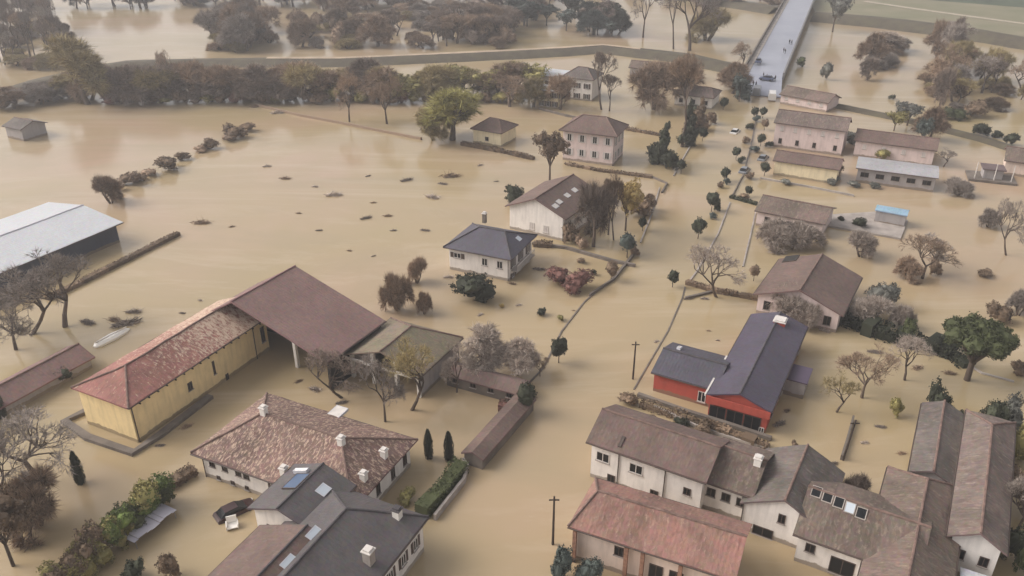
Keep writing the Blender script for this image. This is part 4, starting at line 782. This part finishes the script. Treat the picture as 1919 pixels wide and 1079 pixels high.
# scrub strip along the left field, street side gardens, right hand gardens
for i,(x,y,hh,ww,tn) in enumerate([(462,246,18,40,'leaf_brown'),(428,262,14,40,'twig_brown'),(375,284,14,34,'twig_brown'),(345,298,15,38,'leaf_brown'),(278,328,16,40,'twig_brown'),(262,338,14,36,'leaf_brown'),(222,356,22,34,'twig_brown')]):
    bush(x,y,y-hh,ww,'low brown scrub in the strip across the left flooded field',tn,group='scrub strip across the left field')
bush(1255,318,268,44,'dark lumpy bush at the foot of the full conifer','leaf_dark'); bush(1228,300,255,40,'dark bush left of the full conifer','leaf_dark'); bush(1300,222,190,44,'dark bush under the tall slim bare tree','leaf_dark'); bush(1395,188,150,46,'dark teal bush at the street end by the grey van','leaf_blue'); bush(1370,165,138,40,'dark brown bush behind the teal bush at the street end','leaf_brown'); bush(1330,232,205,34,'brown bush on the left side of the street below the canopy','leaf_brown')
for i,(x,y,hh,ww) in enumerate([(1404,242,16,22),(1398,268,15,20),(1412,285,14,26),(1388,305,14,20),(1405,335,16,22),(1362,345,14,18),(1345,395,20,20),(1350,352,16,16),(1418,228,14,20),(1440,275,14,20),(1395,372,12,24),(1337,410,14,20)]):
    bush(x,y,y-hh,ww,'small dark garden bush between the street and the pale wall',['leaf_dark','leaf_brown','leaf_blue'][i%3],group='small bushes in the right street gardens')
for i,(x,y,hh,ww,tn) in enumerate([(1190,478,22,26,'leaf_brown'),(1140,378,40,30,'leaf_brown'),(1125,400,44,34,'twig_purple'),(1092,465,30,30,'twig_brown'),(1215,395,30,26,'twig_brown')]):
    bush(x,y,y-hh,ww,'brown shrub in the garden right of the house with skylights',tn,('fuzz0','bush1','fuzz2'),group='shrubs right of the skylight house')
for i,(x,y,hh,ww) in enumerate([(1470,345,12,30),(1560,345,16,34),(1600,350,14,30),(1640,352,12,28),(1540,335,14,26)]):
    bush(x,y,y-hh,ww,'grey green garden shrub in the yard between the garage and the low brown roof','leaf_grey',group='shrubs in the far right yard')
bush(1590,268,240,44,'grey bush in front of the pink row house end wall','leaf_grey'); bush(1650,300,275,34,'olive bush left of the pale warehouse roof','leaf_olive'); bush(1565,330,306,40,'dark bush at the left corner of the pale warehouse','leaf_brown'); tree('fuzz2',1740,262,205,50,'brown bare tree above the pale warehouse corner','twig_brown',name='bare_tree')
wallline('garden_wall','low wall across the gardens in front of the pink row house','wall',[(1425,335),(1520,352),(1600,368)],.4,.3,'concrete')
wallline('garden_wall','stone wall stub from the street to the villa hedge','wall',[(1222,333),(1250,345),(1240,362)],.4,.3,'concrete_dark')
wallline('garden_wall','low garden wall between the red shrubs and the street','wall',[(1188,478),(1150,525),(1105,555)],.45,.3,'concrete_dark')
for areas,lb,gp_,n_,sd_ in (([(400,500,60,98),(410,520,75,99)],'scrubby bare thicket bush under the left clump of trees','scrub under the left clump',14,21),([(560,960,55,92),(600,900,20,60)],'low brown scrub at the foot of the wood beyond the embankment','scrub in the wood beyond the embankment',34,22),([(20,130,60,130)],'low grey scrub among the slim trees at the top left','scrub among the top left trees',14,23),([(1740,1910,150,215),(1600,1680,90,130)],'low bare scrub in the flooded thicket at the top right','scrub at the top right',16,24)):
    q_=random.Random(sd_)
    for _ in range(n_):
        x0,x1,y0,y1=q_.choice(areas); x=q_.uniform(x0,x1); y=q_.uniform(y0,y1); bush(x,y,y-q_.uniform(14,26),q_.uniform(26,48),lb,q_.choice(['twig_brown','twig_grey','leaf_brown','twig_olive']),('shrub0','shrub1','fuzz0'),gp_)
# hedges
def hedge(label,pts,h,wd,tint='leaf_dark',dens=60,ls=.22,name='hedge',rough=.25,group=None):
    P=[gp(x,y) for x,y in pts]; o=P[0]; mb=MB(); r=random.Random(len(label)*7+int(pts[0][0]))
    for a,c in zip(P,P[1:]):
        d=(c-a); ln=d.length; d.normalize(); nn=Vector((-d.y,d.x,0)); k=max(1,int(ln/1.5))
        for i in range(k):
            p=a.lerp(c,i/k)-o; q=a.lerp(c,(i+1)/k)-o; j=1+rough*r.uniform(-1,1)
            M=Matrix(((d.x,nn.x,0,p.x),(d.y,nn.y,0,p.y),(0,0,1,0),(0,0,0,1)))
            mb.box(0,(q-p).length,-wd*.42*j,wd*.42*j,-.5,h*.88*j,M)
        for i in range(int(ln*dens*(wd+2*h)/2)):
            t=r.random(); s=r.uniform(-1,1); z=r.random(); 
            if r.random()<wd/(wd+2*h): z=1.0
            else: s=1 if s>0 else -1
            j=1+rough*noise.noise(Vector((t*ln*.4+p.x,p.y,0)))*1.6
            q=a.lerp(c,t)-o+nn*(s*wd*.5*j); q.z=z*h*j+r.uniform(-.08,.1)
            aa=Vector((r.gauss(0,1),r.gauss(0,1),r.gauss(0,1))).normalized(); s_=aa.orthogonal().normalized()*ls*r.uniform(.4,.8); u=aa.cross(s_).normalized()*ls*r.uniform(.4,.8)
            mb.quad(q-s_,q-u,q+s_,q+u)
    ob=mb.build(name,tint,loc=o); tag(ob,label,'hedge',group); return ob
hedge('long straight clipped hedge crossing the water between the pale shed and the barn',[(90,563),(335,440)],.7,1.1,'leaf_brown',60,.14,rough=.1)
hedge('dark hedge in front of the small cream yellow house',[(866,271),(940,285),(1000,299)],.7,1.4,'leaf_brown',24,.3)
hedge('low hedge line in front of the two storey villa',[(1060,308),(1120,320),(1222,333)],.5,1.1,'leaf_brown',24,.3)
hedge('hedge line between the villa and the conifers',[(1168,242),(1235,254)],.6,1.1,'leaf_brown',24,.3)
hedge('dark hedge running right from the bare garden tree',[(1286,531),(1345,548),(1430,563),(1480,580)],.6,1.0,'leaf_brown',40,.22)
hedge('dark garden hedge below the slate roofed house',[(1000,460),(1035,462)],.8,1.6,'leaf_brown',40,.22)
hedge('long thick dark hedge between the roof terrace house and the umbrella pine',[(1540,592),(1600,612),(1680,640),(1740,650),(1785,668),(1812,690)],1.5,2.6,'leaf_dark',40,.25,rough=.5)
hedge('dark hedge below the clipped trees right of the street',[(1368,370),(1418,384)],.6,.9,'leaf_dark',40,.22)
hedge('trimmed green hedge beside the street below the narrow roofs',[(866,880),(830,925),(790,968)],1.5,1.7,'leaf_green',70,.16,rough=.1)
hedge('trimmed hedge behind the long green thicket, left of the white farmhouse',[(312,918),(365,885)],1.0,1.5,'leaf_brown',70,.16,rough=.1)
hedge('low dark hedge behind the white terrace, before the red gabled house',[(1200,760),(1260,780),(1320,800),(1440,842)],.8,1.2,'leaf_brown',50,.2,rough=.4)
hedge('dark hedge between the outbuildings and the street trees',[(935,765),(962,770)],1.0,1.2,'leaf_red',50,.2)
# big overgrown thicket lower left: individual shrubs
r_=random.Random(12)
for i in range(15):
    t=i/14; x=120+ (300-120)*t; y=1100+(935-1100)*t
    x+=r_.uniform(-10,10); tree(r_.choice(BUSH),x,y+12,y-r_.uniform(38,58),r_.uniform(66,90),'tall overgrown shrub in the green thicket left of the bottom courtyard',['leaf_olive','leaf_bright','leaf_green','leaf_bright'][ (i*7)%4] if t>.45 else ['leaf_brown','leaf_olive'][i%2],'overgrown thicket left of the bottom courtyard',name='bush',cat='bush')
# floating debris
def debris(seed):
    rnd.seed(seed); mb=MB()
    for _ in range(230):
        p=Vector((max(-.42,min(.42,rnd.gauss(0,.22))),max(-.15,min(.15,rnd.gauss(0,.09))),abs(rnd.gauss(0,.05)))); d=Vector((rnd.gauss(0,1),rnd.gauss(0,.5),rnd.gauss(0,.25))).normalized(); sliver(mb,p,d,rnd.uniform(.1,.35),.03)
    mb.tube((-.4,0,0),(.4,.05,.05),.03,.015,4); return mb.mesh('driftwood')
DB=[debris(1),debris(2),debris(3)]
for k_,dm_ in enumerate(DB): dm_.materials.append(MATS[('twig_brown','twig_pale','bark_grey')[k_]])
for i,(x,y,wd) in enumerate([(535,335,22),(625,366,34),(762,338,26),(845,331,36),(810,370,32),(686,409,24),(727,405,18),(737,432,14),(797,432,20),(378,418,34),(250,585,34),(237,607,54),(215,600,30),(500,312,18),(830,345,20),(435,425,12),(375,563,12),(342,587,14),(1075,582,8),(972,572,14),(165,605,36),(700,380,12),(1165,630,1),(1640,850,1),(1328,620,10),(1345,638,10),(598,432,14),(1900,640,20),(1440,500,1),(300,835,20),(350,800,26),(130,700,24),(980,770,22),(1000,745,16),(1205,745,26),(1460,795,30),(1475,770,18),(1545,620,24),(1640,660,30),(1720,690,26),(840,520,22),(1010,505,26),(960,532,18),(590,730,30),(640,755,24),(560,715,18),(900,590,16),(1290,560,20),(1425,560,20),(1320,560,18),(380,850,16),(480,200,24),(520,212,28),(1650,800,22),(1690,850,20),(1620,830,18),(1560,870,24),(1780,700,26),(1230,640,14),(700,480,10),(655,470,12),(590,350,14),(690,330,12),(560,400,12),(900,310,14),(930,340,10)]):
    if wd<2: continue
    o=bpy.data.objects.new('driftwood',DB[i%3]); COL.objects.link(o); s=wd*mpp(x,y); o.scale=(s,s*1.1,s*1.2); o.location=gp(x,y); o.rotation_euler=(0,0,r_.uniform(-.5,.9))
    tag(o,'brown clump of driftwood and branches floating on the flood','driftwood','floating driftwood clumps')
# ------------------------------------------------------------------ vehicles, boats, people
for nm,c in dict(car_maroon=(.035,.009,.009),car_white=(.7,.68,.65),car_grey=(.2,.21,.23),car_blue=(.08,.1,.17),plastic_white=(.8,.77,.72)).items():
    m,n,b=newmat(nm); b.inputs['Base Color'].default_value=(*c,1); b.inputs['Roughness'].default_value=.35; b.inputs['Coat Weight'].default_value=.3
m,n,b=newmat('rubber'); b.inputs['Base Color'].default_value=(.02,.02,.02,1)
def loft(prof_list):
    """prof_list: list of (x, [(y,z)...]) cross sections"""
    mb=MB(); k=len(prof_list[0][1])
    for x,pr in prof_list:
        for y,z in pr: mb.v.append(Vector((x,y,z)))
    for i in range(len(prof_list)-1):
        for j in range(k): mb.f.append((i*k+j,i*k+(j+1)%k,(i+1)*k+(j+1)%k,(i+1)*k+j))
    mb.f.append(tuple(reversed(range(k)))); mb.f.append(tuple(range((len(prof_list)-1)*k,len(prof_list)*k))); return mb
def sec(w0,w1,zb,zt): return [(-w0,zb),(w0,zb),(w0,zb+(zt-zb)*.6),(w1,zt),(-w1,zt),(-w0,zb+(zt-zb)*.6)]
def car(px,py,ang,z,mat,label,van=False,cat='car'):
    t=empty('van' if van else 'car',gp(px,py,max(z,0)),R(ang)); t.location.z=z; tag(t,label,cat)
    if van:
        L0,hh=2.6,2.3
        loft([(-L0,sec(.95,.85,.35,hh-.1)),(-L0+.15,sec(1,.88,.3,hh)),(1.2,sec(1,.88,.3,hh)),(1.75,sec(1,.85,.3,1.5)),(2.55,sec(.95,.8,.3,1.15)),(L0+.05,sec(.85,.7,.4,.9))]).build('body',mat,t)
        loft([(1.23,sec(.8,.8,1.45,2.15)),(1.75,sec(.8,.75,1.45,1.53))]).build('windscreen','glass',t)
        for s in(-1,1): MB().box(.3,1.15,s*.93-.04 if s>0 else -.99,s*.93+.06 if s>0 else -.89,1.4,1.95).build('side_window','glass',t)
    else:
        L0=2.1
        loft([(-L0,sec(.8,.7,.4,.8)),(-L0+.2,sec(.86,.78,.28,.95)),(-1.5,sec(.87,.8,.25,.98)),(1.0,sec(.87,.8,.25,.95)),(1.9,sec(.84,.74,.28,.78)),(L0,sec(.7,.6,.4,.62))]).build('body',mat,t)
        loft([(-1.75,[(-.72,.9),(.72,.9),(.7,.95),(.65,.97),(-.65,.97),(-.7,.95)]),(-1.2,[(-.74,.9),(.74,.9),(.68,1.25),(.58,1.4),(-.58,1.4),(-.68,1.25)]),(.2,[(-.74,.9),(.74,.9),(.68,1.25),(.58,1.42),(-.58,1.42),(-.68,1.25)]),(1.1,[(-.72,.9),(.72,.9),(.7,.93),(.65,.95),(-.65,.95),(-.7,.93)])]).build('cabin_glass','glass',t)
        MB().box(-1.2,.2,-.56,.56,1.423,1.46).build('roof_panel',mat,t)
    for x in(-1.35,1.35):
        for y in(-.84,.84): MB().tube((x,y-.11,.33),(x,y+.11,.33),.33,.33,14).build('wheel','rubber',t)
    for y in(-.55,.55): MB().box(L0-.05,L0+.03 if not van else L0+.07,y-.14,y+.14,.55,.7).build('headlight','frame_white',t)
    return t
car(441,958,40,-.55,'car_maroon','dark maroon car half sunk in the bottom courtyard')
car(1418,176,70,.4,'car_grey','grey van stopped where the bridge road meets the water',True,'van'); car(1446,186,75,.0,'car_white','white van beside the bridge end, next to the brown roofed house',True,'van')
car(1421,117,70,2.85,'car_blue','dark blue car parked at the left side of the bridge'); car(1436,150,150,1.75,'car_blue','dark car standing across the bridge ramp'); car(1378,247,60,-.6,'car_white','white car half submerged at the right of the street')
car(1430,297,60,-.5,'car_grey','grey car half submerged in front of the plum roofed garage')
car(1395,320,62,-.5,'car_grey','silver car half submerged between the clipped trees and the pale wall')
bt=gp(210,634); t=empty('boat',bt,R(60)); tag(t,'long white upturned boat beside driftwood left of the yellow wing','boat')
loft([(-2.8,sec(.3,.1,-.1,.2)),(-2.2,sec(.7,.35,-.1,.5)),(0,sec(.85,.45,-.1,.6)),(2,sec(.6,.3,-.1,.5)),(2.9,sec(.1,.05,0,.2))]).build('hull','plastic_white',t); MB().box(-2.5,2.5,-.04,.04,.5,.68).build('keel','frame_white',t)
t=empty('awning',gp(280,992),R(62)); tag(t,'pale grey sheet awning beside the green thicket','awning'); 
a=MB(); 
for i in range(10):
    x0,x1=-2.6+i*.52,-2.6+(i+1)*.52; a.box(x0,x1,-1.2,1.2,1.0+.12*math.sin(i*1.1),1.06+.12*math.sin(i*1.1))
a.build('sheet','roof_white',t)
for x in(-2.4,2.4):
    for y in(-1.1,1.1): MB().tube((x,y,-.5),(x,y,1.0),.05,.05,6).build('pole','rail_grey',t)
t=empty('garden_chair',gp(436,988),R(20)); tag(t,'white plastic garden furniture by the maroon car','chair'); MB().box(-.5,.5,-.45,.45,.2,.3).build('seat','plastic_white',t); MB().box(-.5,.5,.45,.55,.2,1.1).build('backrest','plastic_white',t); MB().box(-.6,-.503,-.45,.45,.1,.6).build('armrest','plastic_white',t); MB().box(.503,.6,-.45,.45,.1,.6).build('armrest','plastic_white',t)
for nm,c in dict(jacket_navy=(.02,.022,.045),jacket_black=(.015,.015,.018),jacket_purple=(.045,.03,.07)).items():
    m,n,b=newmat(nm); tc=N(n,'ShaderNodeTexCoord'); sp=N(n,'ShaderNodeSeparateXYZ'); n.links.new(tc.outputs['Object'],sp.inputs[0])
    mr=N(n,'ShaderNodeMath',operation='MULTIPLY'); mr.inputs[1].default_value=.5; n.links.new(sp.outputs['Z'],mr.inputs[0])
    r1=n.nodes.new('ShaderNodeValToRGB'); r1.color_ramp.interpolation='CONSTANT'; e=r1.color_ramp.elements; e[0].color=(.02,.02,.025,1); e[1].position=.44; e[1].color=(*c,1); q=e.new(.745); q.color=(.45,.28,.2,1)
    n.links.new(mr.outputs[0],r1.inputs[0]); n.links.new(r1.outputs[0],b.inputs['Base Color'])
solid('hair_dark',(.02,.015,.012),.9,.1)
def person(px,py,z,ang,mat,label,stride=.12):
    V=[(0,0,.95),(0,0,1.2),(0,0,1.42),(0,0,1.52),(.02,0,1.66),(0,.1,.92),(stride,.11,.5),(stride*.8,.11,.06),(stride*.8+.14,.11,.03),(0,-.1,.92),(-stride,-.11,.5),(-stride*1.3,-.11,.06),(-stride*1.3+.14,-.11,.03),(0,.19,1.4),(-.04,.24,1.12),(.08,.22,.88),(.1,.22,.8),(0,-.19,1.4),(.06,-.24,1.12),(.16,-.2,.9),(.18,-.2,.82)]
    E_=[(0,1),(1,2),(2,3),(3,4),(0,5),(5,6),(6,7),(7,8),(0,9),(9,10),(10,11),(11,12),(2,13),(13,14),(14,15),(15,16),(2,17),(17,18),(18,19),(19,20)]
    Rr=[.14,.15,.13,.06,.105,.1,.07,.05,.04,.1,.07,.05,.04,.07,.05,.04,.035,.07,.05,.04,.035]
    me=bpy.data.meshes.new('person'); me.from_pydata(V,E_,[]); o=bpy.data.objects.new('person',me); COL.objects.link(o); me.materials.append(MATS[mat])
    md=o.modifiers.new('skin','SKIN'); 
    for i,sv in enumerate(me.skin_vertices[0].data): sv.radius=(Rr[i],Rr[i]); sv.use_root=(i==0)
    o.modifiers.new('sub','SUBSURF').levels=1; o.modifiers[-1].render_levels=2
    o.location=gp(px,py,z); o.rotation_euler=(0,0,R(ang)); tag(o,label,'person')
    h=MB(); bm=bmesh.new(); bmesh.ops.create_icosphere(bm,subdivisions=2,radius=.118)
    for v in bm.verts: h.v.append(Vector((v.co.x-.01,v.co.y,1.7+v.co.z*.9)))
    bm.verts.index_update(); h.f=[tuple(v.index for v in f.verts) for f in bm.faces if f.calc_center_median().z>-.02 or f.calc_center_median().x<-.02]; bm.free(); h.build('hair','hair_dark',o,True)
def ez(py): return 2.2+ (140-py)/130*1.8 if py<140 else .3+(178-py)/38*1.9
for i,(x,y,m_,a,l) in enumerate([(1468,99,'jacket_navy',30,'person in dark clothes standing on the bridge, nearer of the right pair'),(1471,101,'jacket_black',200,'person in black beside the nearer walker on the bridge'),(1479,83,'jacket_black',80,'person in black farthest up the bridge, left one'),(1483,84,'jacket_navy',120,'person in navy farthest up the bridge, right one'),
  (1420,119,'jacket_purple',40,'person in purple at the left side of the bridge'),(1424,120,'jacket_navy',150,'person in navy at the left side of the bridge'),(1430,146,'jacket_black',10,'person in black in the middle of the bridge ramp'),(1436,150,'jacket_navy',240,'person in navy on the bridge ramp, right of the one in black'),
  (1411,162,'jacket_black',60,'person in black at the water edge, left of the grey van'),(1416,163,'jacket_navy',300,'person in navy at the water edge behind the grey van'),(1452,152,'jacket_navy',100,'person in navy at the right end of the bridge ramp')]):
    person(x,y,ez(y),a,m_,l)
# ------------------------------------------------------------------ haze over the far side
def haze(dens):
    m=bpy.data.materials.new('haze_air'); m.use_nodes=True; n=m.node_tree; n.nodes.clear()
    v=n.nodes.new('ShaderNodeVolumePrincipled'); v.inputs['Color'].default_value=(.88,.87,.88,1); v.inputs['Density'].default_value=dens; v.inputs['Anisotropy'].default_value=.2
    o=n.nodes.new('ShaderNodeOutputMaterial'); n.links.new(v.outputs[0],o.inputs['Volume']); MATS['haze_air']=m
    b=MB().box(-5200,5200,-1700,8200,-3,66).build('haze','haze_air'); b['kind']='stuff'; b['label']='thin pale haze over the flooded valley'
haze(.0006)
